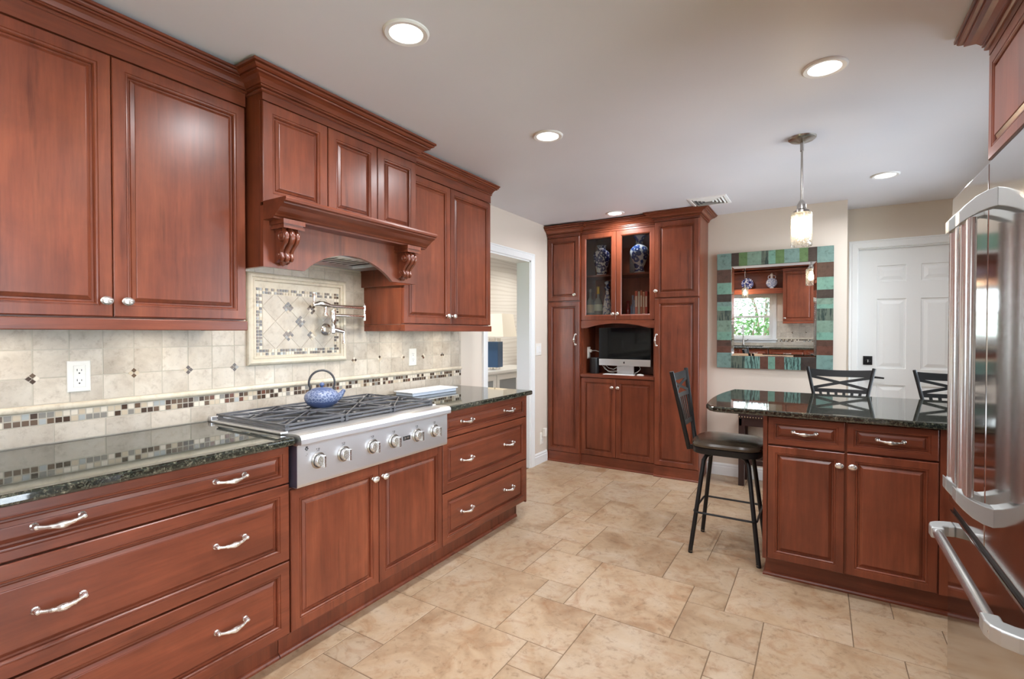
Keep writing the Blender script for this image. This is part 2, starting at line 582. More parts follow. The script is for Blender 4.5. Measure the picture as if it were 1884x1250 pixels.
DW0, DW1, DWZ = 3.42, 4.151, 2.0           # doorway in the left wall
b = B()
b.box(XW - 0.12, XW, YR - 0.15, DW0, 0, ZC)
b.box(XW - 0.12, XW, DW1, 4.88, 0, ZC)
b.box(XW - 0.12, XW, DW0, DW1, DWZ, ZC)
struct(b, 'wall_left', WALLP)
struct(B().box(XW - 0.12, 0.18, YB, 5.40, 0, ZC), 'wall_back', WALLP)
DX0, DX1, DZ = 0.275, 1.045, 2.037
b = B()
b.box(0.18, DX0, 5.28, 5.40, 0, ZC); b.box(DX1, XR + 0.12, 5.28, 5.40, 0, ZC); b.box(DX0, DX1, 5.28, 5.40, DZ, ZC)
struct(b, 'wall_recess', WALLP)
SW0, SW1, SZ0, SZ1 = 2.62, 4.78, 0.60, 2.12   # window in the right wall, beyond the refrigerator
b = B()
PD0, PD1, PZ1 = -0.50, 1.25, 2.03           # glazed garden door opposite the rangetop
b.box(XR, XR + 0.12, YR - 0.15, PD0, 0, ZC); b.box(XR, XR + 0.12, PD1, SW0, 0, ZC); b.box(XR, XR + 0.12, PD0, PD1, PZ1, ZC); b.box(XR, XR + 0.12, SW1, 5.28, 0, ZC)
b.box(XR, XR + 0.12, SW0, SW1, 0, SZ0); b.box(XR, XR + 0.12, SW0, SW1, SZ1, ZC)
struct(b, 'wall_right', WALLP)
RW0, RW1, RZ0, RZ1 = -1.72, -0.77, 1.03, 1.86   # window in the rear wall, over the sink
b = B()
b.box(XW, RW0, YR - 0.15, YR, 0, ZC); b.box(RW1, XR, YR - 0.15, YR, 0, ZC)
b.box(RW0, RW1, YR - 0.15, YR, 0, RZ0); b.box(RW0, RW1, YR - 0.15, YR, RZ1, ZC)
struct(b, 'wall_rear', WALLP)

CASING = [(0, 0), (0, 0.012), (0.006, 0.016), (0.042, 0.019), (0.052, 0.016), (0.060, 0.020), (0.068, 0.018), (0.068, 0)]
# doorway casing and jamb liner
b = B(lambda a, z, d: (XW + d, a, z))
b.mold([(DW0, 0), (DW0, DWZ), (DW1, DWZ), (DW1, 0)], CASING, side=1)
b2 = lambda: None
b.box(DW0 - 0.001, DW0 + 0.014, 0, DWZ, -0.14, 0.004); b.box(DW1 - 0.014, DW1 + 0.001, 0, DWZ, -0.14, 0.004)
b.box(DW0, DW1, DWZ - 0.014, DWZ + 0.001, -0.14, 0.004)
struct(b, 'trim_1', WHITE, 'white moulded casing round the open doorway in the left wall')
# door casing
b = B(lambda a, z, d: (a, 5.28 - d, z))
b.mold([(DX0, 0), (DX0, DZ), (DX1, DZ), (DX1, 0)], CASING, side=1)
b.box(DX0, DX0 + 0.006, 0, DZ, -0.10, 0.0); b.box(DX1 - 0.006, DX1, 0, DZ, -0.10, 0.0); b.box(DX0, DX1, DZ - 0.006, DZ, -0.10, 0.0)
struct(b, 'trim_2', WHITE, 'white moulded casing round the panelled door')
BASEP = [(0, 0), (0.014, 0), (0.014, 0.075), (0.010, 0.085), (0.012, 0.095), (0.004, 0.108), (0, 0.110)]
b = B(); b.mold([(XW, DW1 + 0.07), (XW, 4.49)], BASEP, side=-1); struct(b, 'baseboard_left', WHITE)
b = B(); b.mold([(-0.893, YB), (0.18, YB), (0.18, 5.279)], BASEP, side=-1); b.mold([(0.18, 5.28), (DX0 - 0.07, 5.28)], BASEP, side=-1)
struct(b, 'baseboard_back', WHITE)

# six panel door
def six_panel_door():
    T = lambda a, d, z: (a, 5.315 - d, z)
    b = B(T)
    x = [DX0 + 0.008, 0.411, 0.612, 0.708, 0.909, DX1 - 0.008]
    zs = [(0.20, 0.86), (1.0, 1.598), (1.745, 1.884)]
    d0, d1 = -0.03, 0.006
    for i in (0, 2, 4):
        b.box(x[i], x[i + 1], d0, d1, 0.006, DZ - 0.008)
    rails = [(0.006, 0.20), (0.86, 1.0), (1.598, 1.745), (1.884, DZ - 0.008)]
    for i in (1, 3):
        for r in rails:
            b.box(x[i], x[i + 1], d0, d1, *r)
        for z0, z1 in zs:
            b.panel(x[i], x[i + 1], z0, z1, [(0, d0), (0, d1 - 0.001), (0.004, d1 - 0.009), (0.018, d1 - 0.010), (0.045, d1 - 0.002)])
    o = b.build('door_1', WHITE, origin=(0, 0, 0))
    o['kind'] = 'structure'; o['label'] = 'white six panel interior door with black hardware'
    h = B(T)
    h.lathe([(0.026, 0), (0.026, 0.008), (0.012, 0.010), (0.010, 0.045)], (0.345, 0.005, 0.925), 16, ax=1)
    h.tube([(0.345, 0.048, 0.925), (0.40, 0.050, 0.924), (0.462, 0.044, 0.918)], [0.010, 0.009, 0.007], 10)
    h.build('door_handle', BLACKM, o)
    k = B(T)
    k.box(0.316, 0.382, 0.004, 0.016, 1.028, 1.104); k.box(0.322, 0.376, 0.016, 0.019, 1.088, 1.098)
    k.lathe([(0.017, 0), (0.015, 0.012), (0.0, 0.012)], (0.349, 0.016, 1.062), 16, ax=1, close=False)
    k.box(0.3465, 0.3515, 0.026, 0.034, 1.050, 1.074, 1)
    k.build('deadbolt', [BLACKM, NICKEL], o, bevel=0.002)
six_panel_door()

# ---- windows
def sash_window(name, T, a0, a1, z0, z1, casing, depth):
    b = B(T)
    b.mold([(a0, z0), (a0, z1), (a1, z1), (a1, z0)], CASING, side=1, closed=False, axes=(0, 2, 1)) if casing else None
    b.box(a0 - 0.09, a1 + 0.09, -0.02, 0.045, z0 - 0.022, z0)                    # stool
    b.box(a0 - 0.07, a1 + 0.07, 0.0, 0.014, z0 - 0.075, z0 - 0.022)              # apron
    for u in (a0, a1 - 0.02):
        b.box(u, u + 0.02, -depth, 0, z0, z1)
    b.box(a0, a1, -depth, 0, z1 - 0.02, z1); b.box(a0, a1, -depth, -0.02, z0, z0 + 0.02)
    o = b.build(name, WHITE, origin=(0, 0, 0)); o['kind'] = 'structure'
    zm = (z0 + z1) / 2
    s = B(T)
    for (p0, p1, dd) in ((z0 + 0.02, zm + 0.02, -0.055), (zm - 0.02, z1 - 0.02, -0.09)):
        s.box(a0 + 0.02, a0 + 0.058, dd - 0.03, dd, p0, p1); s.box(a1 - 0.058, a1 - 0.02, dd - 0.03, dd, p0, p1)
        s.box(a0 + 0.058, a1 - 0.058, dd - 0.03, dd, p0, p0 + 0.040); s.box(a0 + 0.058, a1 - 0.058, dd - 0.03, dd, p1 - 0.036, p1)
    s.build('window_sash', WHITE, o, bevel=0.002)
    g = B(T)
    for (p0, p1, dd) in ((z0 + 0.06, zm - 0.016, -0.072), (zm + 0.02, z1 - 0.056, -0.107)):
        g.box(a0 + 0.056, a1 - 0.056, dd, dd + 0.004, p0, p1)
    g.build('window_pane', GLASS, o)
    return o
sash_window('window_1', lambda a, d, z: (a, YR + d, z), RW0, RW1, RZ0, RZ1, True, 0.15)
sash_window('window_2', lambda a, d, z: (XR - d, a, z), SW0, SW1, SZ0, SZ1, True, 0.12)

def garden_door():
    T = lambda a, d, z: (XR - d, a, z)
    b = B(T)
    b.mold([(PD0, 0), (PD0, PZ1), (PD1, PZ1), (PD1, 0)], CASING, side=1, axes=(0, 2, 1))
    for u in (PD0, PD1 - 0.03):
        b.box(u, u + 0.03, -0.12, 0, 0, PZ1)
    b.box(PD0, PD1, -0.12, 0, PZ1 - 0.03, PZ1); b.box(PD0, PD1, -0.12, 0, 0.0, 0.025)
    m = (PD0 + PD1) / 2
    for p, q, d in ((PD0 + 0.03, m + 0.03, -0.05), (m - 0.03, PD1 - 0.03, -0.09)):
        b.box(p, p + 0.06, d - 0.035, d, 0.025, PZ1 - 0.03); b.box(q - 0.06, q, d - 0.035, d, 0.025, PZ1 - 0.03)
        b.box(p + 0.06, q - 0.06, d - 0.035, d, 0.025, 0.11); b.box(p + 0.06, q - 0.06, d - 0.035, d, PZ1 - 0.09, PZ1 - 0.03)
    o = b.build('door_2', WHITE, origin=(0, 0, 0)); o['kind'] = 'structure'; o['label'] = 'white framed sliding glass door opposite the rangetop'
    g = B(T)
    for p, q, d in ((PD0 + 0.09, m - 0.03, -0.07), (m + 0.03, PD1 - 0.09, -0.11)):
        g.box(p - 0.002, q + 0.002, d, d + 0.005, 0.108, PZ1 - 0.088)
    g.build('door_pane', GLASS, o)
garden_door()

# ================================================================= the room beyond the doorway
AX0, AY0, AY1, AZ = -4.20, 2.2, 8.2, 2.44
def wallpaper():
    m = bpy.data.materials.new('pale_wavy_wallpaper')
    nt = NT(m)
    v = nt.coords((1, 0.55, 5))
    n0 = nt.noise(nt.coords((1, 1, 1)), 1.6, 3)
    w = nt.n('ShaderNodeTexWave', wave_type='BANDS', bands_direction='Z', i_Scale=1.15, i_Distortion=9.0, i_Detail=2.0)
    w.inputs['Detail Scale'].default_value = 0.9
    nt.l(v, w.inputs['Vector'])
    col = nt.ramp(w.outputs['Fac'], [(0.02, srgb(220, 217, 212)), (0.22, srgb(230, 228, 223)), (0.9, srgb(234, 232, 228))])
    nt.l(col, nt.b.inputs['Base Color'])
    nt.b.inputs['Roughness'].default_value = 0.7
    nt.bump(w.outputs['Fac'], 0.05, 0.003)
    return m
WPAPER = wallpaper()
struct(B().box(AX0 - 0.1, AX0, AY0 - 0.1, AY1, 0, AZ), 'wall_beyond', WPAPER, 'pale wallpaper with wavy relief seen through the doorway')
b = B(); b.box(AX0, -3.45, AY0 - 0.1, AY0, 0, AZ); b.box(-2.75, XW - 0.12, AY0 - 0.1, AY0, 0, AZ); b.box(-3.45, -2.75, AY0 - 0.1, AY0, 0, 0.8); b.box(-3.45, -2.75, AY0 - 0.1, AY0, 2.0, AZ); b.box(AX0 - 0.1, XW - 0.12, AY1, AY1 + 0.1, 0, AZ)
b.box(XW - 0.121, XW - 0.12, AY0, DW0 - 0.002, 0, AZ); b.box(XW - 0.121, XW - 0.12, DW1 + 0.002, 5.4, 0, AZ); b.box(XW - 0.121, XW - 0.12, DW0, DW1, DWZ + 0.002, AZ)
b.box(XW - 0.12, XW - 0.02, 5.40, AY1, 0, AZ)
struct(b, 'wall_side', WHITEWALL)
struct(B().box(AX0 - 0.1, XW - 0.121, AY0 - 0.1, AY1 + 0.1, -0.1, 0.0), 'floor_beyond', plain('oak_floor', srgb(150, 116, 84), 0.4))
struct(B().box(AX0 - 0.1, XW - 0.02, AY0 - 0.1, AY1 + 0.1, AZ, AZ + 0.1), 'ceiling_beyond', CEILP)

sash_window('window_3', lambda a, d, z: (a, AY0 + d, z), -3.45, -2.75, 0.8, 2.0, True, 0.1)
def console():
    t = thing('console_table', 'white console cabinet under the blue lamp beyond the doorway', 'cabinet', (-3.92, 5.75, 0))
    b = B()
    b.box(-4.19, -3.63, 4.85, 6.65, 0.76, 0.80); b.box(-4.18, -3.66, 4.88, 6.62, 0.08, 0.76); b.box(-4.15, -3.70, 4.92, 6.58, 0, 0.08)
    b.build('body', WHITE, t, bevel=0.004)
    T = lambda a, d, z: (-3.64 + d, a, z)
    for i in range(3):
        a0 = 4.90 + i * 0.575
        d = B(T); d.panel(a0, a0 + 0.555, 0.10, 0.74, [(0, -0.02), (0, 0), (0.06, 0), (0.066, -0.008)])
        dd = d.build('door', WHITE, t)
        k = B(T); k.panel(a0 + 0.066, a0 + 0.489, 0.166, 0.674, [(0, -0.012), (0, -0.006)])
        k.build('inset_panel', plain('grey_mirror_inset', srgb(150, 158, 164), 0.25), dd)
    return t
console()
def table_lamp():
    t = thing('table_lamp', 'table lamp with blue square base and white shade beyond the doorway', 'lamp', (-3.83, 5.70, 0.80))
    t_r = math.radians(9)
    def T(a, d, z):
        c, s = math.cos(t_r), math.sin(t_r)
        return (-3.83 + a * c - d * s, 5.70 + a * s + d * c, z)
    BLUE = plain('slate_blue_lacquer', srgb(52, 84, 122), 0.35)
    b = B(T); b.box(-0.085, 0.085, -0.085, 0.085, 0.832, 1.185); b.build('base', BLUE, t, bevel=0.003)
    b = B(T)
    for x in (-0.05, 0.05):
        for y in (-0.05, 0.05):
            b = B(T); b.lathe([(0.012, 0.80), (0.012, 0.832)], (x, y, 0), 10); b.build('foot', CHROME, t)
    b = B(T); b.lathe([(0.035, 1.185), (0.035, 1.195), (0.010, 1.20), (0.010, 1.32), (0.018, 1.33), (0.018, 1.38)], (0, 0, 0), 12)
    for k in range(8):
        a = -0.06 + 0.12 * (k / 7); b.box(a - 0.004, a + 0.004, -0.06, -0.05, 1.187, 1.235); b.box(a - 0.004, a + 0.004, 0.05, 0.06, 1.187, 1.235)
    b.build('stem', CHROME, t)
    m = bpy.data.materials.new('linen_shade'); nt = NT(m)
    nt.b.inputs['Base Color'].default_value = srgb(244, 238, 226)
    nt.b.inputs['Roughness'].default_value = 0.8
    nt.b.inputs['Transmission Weight'].default_value = 0.0
    nt.b.inputs['Emission Color'].default_value = (1.0, 0.86, 0.66, 1)
    nt.b.inputs['Emission Strength'].default_value = 0.12
    b = B(T)
    lo, hi, th = 0.235, 0.195, 0.004
    vs, fs = [], []
    for r, z in ((lo, 1.255), (hi, 1.565), (hi - th, 1.565), (lo - th, 1.255)):
        vs += [(-r, -r, z), (r, -r, z), (r, r, z), (-r, r, z)]
    for i in range(4):
        for k in range(4):
            fs.append((i * 4 + k, i * 4 + (k + 1) % 4, ((i + 1) % 4) * 4 + (k + 1) % 4, ((i + 1) % 4) * 4 + k))
    b.add(vs, fs)
    b.bar((-hi, 0, 1.55), (hi, 0, 1.55), 0.006, 0.006); b.bar((0, -hi, 1.55), (0, hi, 1.55), 0.006, 0.006)
    b.build('lamp_shade', m, t)
    d = bpy.data.lights.new('lamp_bulb_light', 'POINT'); d.energy = 1.6; d.color = (1, 0.8, 0.55); d.shadow_soft_size = 0.03
    o = bpy.data.objects.new('lamp_bulb_light', d); COL.objects.link(o); o.location = (-3.83, 5.70, 1.42)
table_lamp()
area('beyond_fill_light', (-3.4, 4.6, AZ - 0.02), 0.3, 15, (1, 0.96, 0.91))  # two unseen fill lamps without fittings, added to brighten the room beyond
area('beyond_fill_light', (-3.4, 6.6, AZ - 0.02), 0.3, 13, (1, 0.92, 0.82))

# ================================================================= ceiling fixtures
LENS = plain('frosted_lens', (1, 1, 1, 1), 0.5, emit=(1.0, 0.95, 0.88, 1), es=6.0)
RIMW = plain('white_light_trim', srgb(240, 240, 240), 0.4)
LBL = ['recessed ceiling light nearest the range hood crown', 'recessed ceiling light level with the right end of the hood run',
       'recessed ceiling light near the refrigerator, large oval disc', 'small recessed ceiling light between pendant and recess door',
       'recessed ceiling light just in front of the tall hutch crown', 'recessed ceiling light behind the camera by the hood wall',
       'recessed ceiling light beside the refrigerator top, out of view', 'recessed ceiling light over the sink aisle']
SPOTS = [(-1.277, 1.329), (-1.281, 2.430), (0.006, 2.403), (0.369, 4.253), (-1.586, 4.31), (-1.28, 0.22), (0.02, 1.30), (0.02, 0.22)]
for i, (x, y) in enumerate(SPOTS):
    t = thing('recessed_light', LBL[i], 'ceiling light', (x, y, ZC), 'recessed ceiling lights')
    b = B(); b.lathe([(0.058, 0.0), (0.060, -0.006), (0.076, -0.008), (0.082, -0.004), (0.083, 0.0)], (x, y, ZC), 40, close=False)
    b.build('trim_ring', RIMW, t)
    b = B(); b.lathe([(0.0, -0.0035), (0.057, -0.0035), (0.059, -0.001)], (x, y, ZC), 40, close=False)
    b.build('lens', LENS, t)
    area('downlight', (x, y, ZC - 0.012), 0.112, P_DOWN, (0.94, 0.965, 1.0))

def vent():
    t = thing('ceiling_vent', 'white ceiling air vent beside the hutch crown', 'vent', (-0.785, 4.307, ZC))
    x0, x1, y0, y1 = -0.93, -0.635, 4.175, 4.455
    b = B(lambda a, c, h: (a, c, ZC - h))
    b.mold([(x0, y0), (x1, y0), (x1, y1), (x0, y1)], [(0, 0), (0, 0.006), (0.022, 0.010), (0.026, 0.006), (0.026, 0)], side=1, closed=True)
    b.build('frame', RIMW, t)
    s = B(lambda a, c, h: (a, c, ZC - h))
    for k in range(4):
        g = 0.032 + k * 0.026
        s.mold([(x0 + g, y0 + g), (x1 - g, y0 + g), (x1 - g, y1 - g), (x0 + g, y1 - g)], [(0, 0.001), (0.010, 0.012), (0.012, 0.012), (0.003, 0.001)], side=1, closed=True)
    s.build('louvre', RIMW, t)
    B().box(x0 + 0.02, x1 - 0.02, y0 + 0.02, y1 - 0.02, ZC - 0.001, ZC + 0.001).build('duct', plain('grey_duct', (0.12, 0.12, 0.12, 1), 0.8), t)
vent()

BULB = plain('glowing_bulb', (1, 0.9, 0.75, 1), 0.4, emit=(1.0, 0.82, 0.58, 1), es=170.0)
def pendant(x, y, label):
    t = thing('pendant_lamp', label, 'pendant lamp', (x, y, ZC), 'crackle glass pendants')
    c = (x, y, 0)
    b = B(); b.lathe([(0.0, ZC - 0.028), (0.020, ZC - 0.026), (0.030, ZC - 0.020), (0.058, ZC - 0.016), (0.068, ZC - 0.008), (0.070, ZC)], c, 32, close=False)
    b.build('canopy', NICKEL, t)
    b = B(); b.lathe([(0.0095, ZC - 0.075), (0.0095, ZC - 0.022)], c, 12); b.lathe([(0.006, 2.03), (0.006, ZC - 0.05)], c, 12)
    b.build('rod', NICKEL, t)
    b = B(); b.lathe([(0.007, 2.045), (0.014, 2.035), (0.022, 2.020), (0.024, 1.995), (0.040, 1.985), (0.041, 1.972), (0.018, 1.970), (0.016, 1.945), (0.0, 1.945)], c, 28, close=False)
    b.build('socket', NICKEL, t)
    b = B(); b.lathe([(0.020, 1.973), (0.050, 1.972), (0.0525, 1.967), (0.0525, 1.790), (0.0495, 1.788), (0.0495, 1.966), (0.020, 1.969)], c, 40, close=False)
    b.build('shade', CRACKLE, t)
    b = B(); b.lathe([(0.010, 1.950), (0.013, 1.930), (0.024, 1.900), (0.027, 1.880), (0.024, 1.862), (0.014, 1.850), (0.0, 1.847)], c, 20, close=False)
    b.build('bulb', BULB, t)
pendant(-0.095, 3.20, 'crackle glass pendant lamp hanging over the peninsula')
pendant(-1.19, -0.36, 'crackle glass pendant lamp over the sink, seen in the mirror')

# ================================================================= cabinetry
DOOR_P = lambda fr=0.050: [(0, -0.020), (0, -0.003), (0.003, 0), (fr - 0.014, 0), (fr - 0.0125, -0.003), (fr - 0.0105, -0.003), (fr - 0.0095, -0.0015), (fr - 0.006, -0.002), (fr - 0.003, -0.006), (fr - 0.0015, -0.0135), (fr + 0.004, -0.0135),
                           (fr + 0.006, -0.0105), (fr + 0.0165, -0.0045), (fr + 0.0167, -0.0015), (fr + 0.0185, -0.001)]
G = 0.0015
def door(T, a0, a1, z0, z1, parent, mat=None, name='door', fr=0.050):
    b = B(T); b.panel(a0 + G, a1 - G, z0 + G, z1 - G, DOOR_P(fr))
    return b.build(name, mat or WV, parent, sharp=0.3)
def knob(T, a, z, parent, d=0.0):
    b = B(T)
    b.lathe([(0.010, d), (0.010, d + 0.003), (0.006, d + 0.006), (0.0055, d + 0.012), (0.013, d + 0.016), (0.0185, d + 0.021), (0.0185, d + 0.025), (0.012, d + 0.030), (0.0, d + 0.0315)], (a, 0, z), 20, ax=1, sx=0.78, sy=1.0, close=False)
    for k in range(-2, 3):
        w = math.sqrt(max(0.0, 1 - (k / 3.2) ** 2)) * 0.011
        b.tube([(a - w, d + 0.0295 - abs(k) * 0.0014, z + k * 0.0034 - 0.002), (a, d + 0.032 - abs(k) * 0.0014, z + k * 0.0034), (a + w, d + 0.0295 - abs(k) * 0.0014, z + k * 0.0034 + 0.002)], 0.0010, 5)
    return b.build('knob', PEWTER, parent)
def pull(T, a, z, parent, vert=False, L=0.100, d=0.0):
    b = B(T)
    h = L / 2
    P = lambda u, dd, w: (a + w, d + dd, z + u) if vert else (a + u, d + dd, z + w)
    for s in (-1, 1):
        c = P(s * h, 0, 0)
        b.lathe([(0.010, 0), (0.010, 0.003), (0.007, 0.006), (0.006, 0.013)], (c[0], c[1], c[2]), 14, ax=1)
        b.lathe([(0.0, -0.008), (0.0055, -0.006), (0.0075, 0.0), (0.0055, 0.006), (0.0, 0.008)], P(s * h, 0.017, 0), 12, ax=1, close=False)
    pts, rs = [], []
    for i in range(25):
        t = -1 + 2 * i / 24
        pts.append(P(t * h, 0.017 + 0.015 * (1 - t * t), -0.005 * (1 - t * t)))
        r = 0.0046 + 0.0054 * math.exp(-(t / 0.30) ** 2)
        if abs(abs(t) - 0.46) < 0.05:
            r = 0.0062
        if abs(abs(t) - 0.95) < 0.07:
            r = 0.0055
        rs.append(r)
    b.tube(pts, rs, 10)
    return b.build('handle', PEWTER, parent)
def drawer(T, a0, a1, z0, z1, parent, mat, handles, fr=0.045, zh=None):
    b = B(T); b.panel(a0 + G, a1 - G, z0 + G, z1 - G, DOOR_P(fr))
    o = b.build('drawer', mat, parent, sharp=0.3)
    for a in handles:
        pull(T, a, zh if zh is not None else (z0 + z1) / 2 + 0.004, o, d=-0.001)
    return o
def base_carcass(T, a0, a1, parent, depth=0.615, zt=0.872, toe=True, mat=None):
    b = B(T); b.box(a0, a1, -depth, -0.0205, 0.115, zt); b.build('body', mat or WV, parent)
    if toe:
        k = B(T); k.box(a0, a1, -0.12, -0.085, 0.0, 0.115)
        k.mold([(a0, -0.085), (a1, -0.085)], [(0, 0), (0.013, 0), (0.013, 0.008), (0.009, 0.015), (0.003, 0.019), (0, 0.019)], side=1)
        k.build('toe_kick', mat or WV, parent)
CROWN = [(0, 0), (0.006, 0), (0.011, 0.004), (0.011, 0.011), (0.002, 0.016), (0.016, 0.018), (0.016, 0.024), (0.012, 0.027), (0.018, 0.029), (0.021, 0.034), (0.029, 0.046), (0.042, 0.055), (0.055, 0.057), (0.056, 0.063), (0.048, 0.066), (0.060, 0.067), (0.068, 0.072), (0.072, 0.078), (0.064, 0.083), (0.078, 0.0845), (0.078, 0.096), (0, 0.096)]
def crown_prof(over, z0, z1):
    return [(o * over / 0.078, z0 + (z1 - z0) * h / 0.096) for o, h in CROWN]

XF = -1.753; XU = -2.04; XH = -1.94
TL = lambda a, d, z: (XF + d, a, z)      # left run, base fronts
TU = lambda a, d, z: (XU + d, a, z)      # left run, upper fronts
TH = lambda a, d, z: (XH + d, a, z)      # hood front

# ---- base cabinets under the left counter
def drawer_base(a0, a1, label, hs, end=False):
    t = thing('drawer_cabinet', label, 'cabinet', (-2.05, (a0 + a1) / 2, 0))
    base_carcass(TL, a0, a1, t)
    for z0, z1, zh in ((0.128, 0.417, 0.277), (0.420, 0.718, 0.574), (0.721, 0.868, 0.797)):
        drawer(TL, a0, a1, z0, z1, t, WY, hs, fr=0.052 if z1 - z0 > 0.2 else 0.040, zh=zh)
    return t
drawer_base(0.262, 1.176, 'cherry cabinet of three wide drawers left of the gas rangetop', (0.487, 0.947))
drawer_base(-0.10, 0.259, 'cherry drawer cabinet nearest the camera at the far left', (0.064,))
t = drawer_base(2.098, 3.000, 'cherry cabinet of three wide drawers right of the gas rangetop', (2.313, 2.772))
b = B(TL); b.box(3.000, 3.012, -0.615, -0.002, 0.115, 0.872); b.box(2.99, 3.010, -0.615, -0.085, 0, 0.115); b.build('end_panel', WV, t)
def range_base():
    t = thing('range_cabinet', 'cherry two door cabinet directly under the gas rangetop', 'cabinet', (-2.05, 1.637, 0))
    base_carcass(TL, 1.179, 2.095, t, zt=0.695)
    for a0, a1, ak in ((1.179, 1.637, 1.600), (1.637, 2.095, 1.660)):
        d = door(TL, a0, a1, 0.128, 0.690, t)
        knob(TL, ak, 0.631, d)
range_base()

# ---- countertops
def slab(name, label, boxes, cat='countertop', z0=0.872, z1=0.903):
    b = B()
    for bx in boxes:
        b.box(bx[0], bx[1], bx[2], bx[3], z0, z1)
    o = b.build(name, GRANITE, bevel=0.010, seg=4)
    return tag(o, label, cat)
slab('granite_countertop', 'polished dark granite countertop left of the gas rangetop', [(-2.375, -1.713, -0.098, 1.178)])
slab('granite_countertop', 'polished dark granite countertop right of the gas rangetop, by the doorway', [(-2.375, -1.713, 2.098, 3.030)])

# ---- upper cabinets
def upper(a0, a1, split, label, crown_path, knobs, side_z=None, rail_right=False):
    t = thing('upper_cabinet', label, 'cabinet', (-2.2, (a0 + a1) / 2, 1.32))
    b = B(TU); b.box(a0, a1, -0.335, -0.0205, 1.357, 2.30); b.build('body', WV, t)
    for (p, q), ak in zip(((a0, split), (split, a1)), knobs):
        d = door(TU, p, q, 1.360, 2.243, t)
        knob(TU, ak, 1.414, d)
    r = B(TU); r.box(a0, a1, -0.03, 0.008, 1.316, 1.355); r.box(a0, a0 + 0.02, -0.335, -0.03, 1.316, 1.355); r.box(a1 - 0.02, a1, -0.335, -0.03, 1.316, 1.355)
    r.build('light_rail', WY, t, bevel=0.003)
    f = B(TU); f.box(a0 - 0.0006, a1 + 0.0006, -0.03, 0.0, 2.246, 2.32); f.build('frieze', WY, t)
    c = B(); c.mold(crown_path, crown_prof(0.050, 2.300, 2.372), side=-1); c.build('crown_moulding', WY, t, sharp=0.3)
    return t
upper(0.262, 1.176, 0.716, 'large cherry upper cabinet left of the hood, two tall doors', [(XU, 0.262), (XU, 1.188)], (0.690, 0.750))
upper(-0.30, 0.259, -0.02, 'cherry upper cabinet nearest the camera at the far left', [(XU, -0.30), (XU, 0.262)], (-0.046, 0.012))
upper(2.098, 2.984, 2.524, 'cherry upper cabinet right of the hood, by the doorway', [(XU, 2.112), (XU, 2.984), (XW, 2.984)], (2.484, 2.545))
def puck(y, x, label):
    b = B(); b.lathe([(0.034, 0.0), (0.034, -0.010), (0.028, -0.012)], (x, y, 1.357), 24, close=False)
    b.lathe([(0.0, -0.0115), (0.027, -0.0115)], (x, y, 1.357), 24, mi=1, close=False)
    tag(b.build('puck_light', [NICKEL, LENS]), label, 'under cabinet light', 'under cabinet lights')
    area('puck', (x, y, 1.343), 0.05, P_PUCK, (1, 0.90, 0.76))
puck(0.50, -2.19, 'round puck light under the upper cabinet left of the hood, left of its pair')
puck(0.95, -2.19, 'round puck light under the upper cabinet left of the hood, right of its pair')
puck(2.31, -2.19, 'round puck light under the upper cabinet right of the hood, nearer the hood')
puck(2.76, -2.19, 'round puck light under the upper cabinet right of the hood, nearer the doorway')

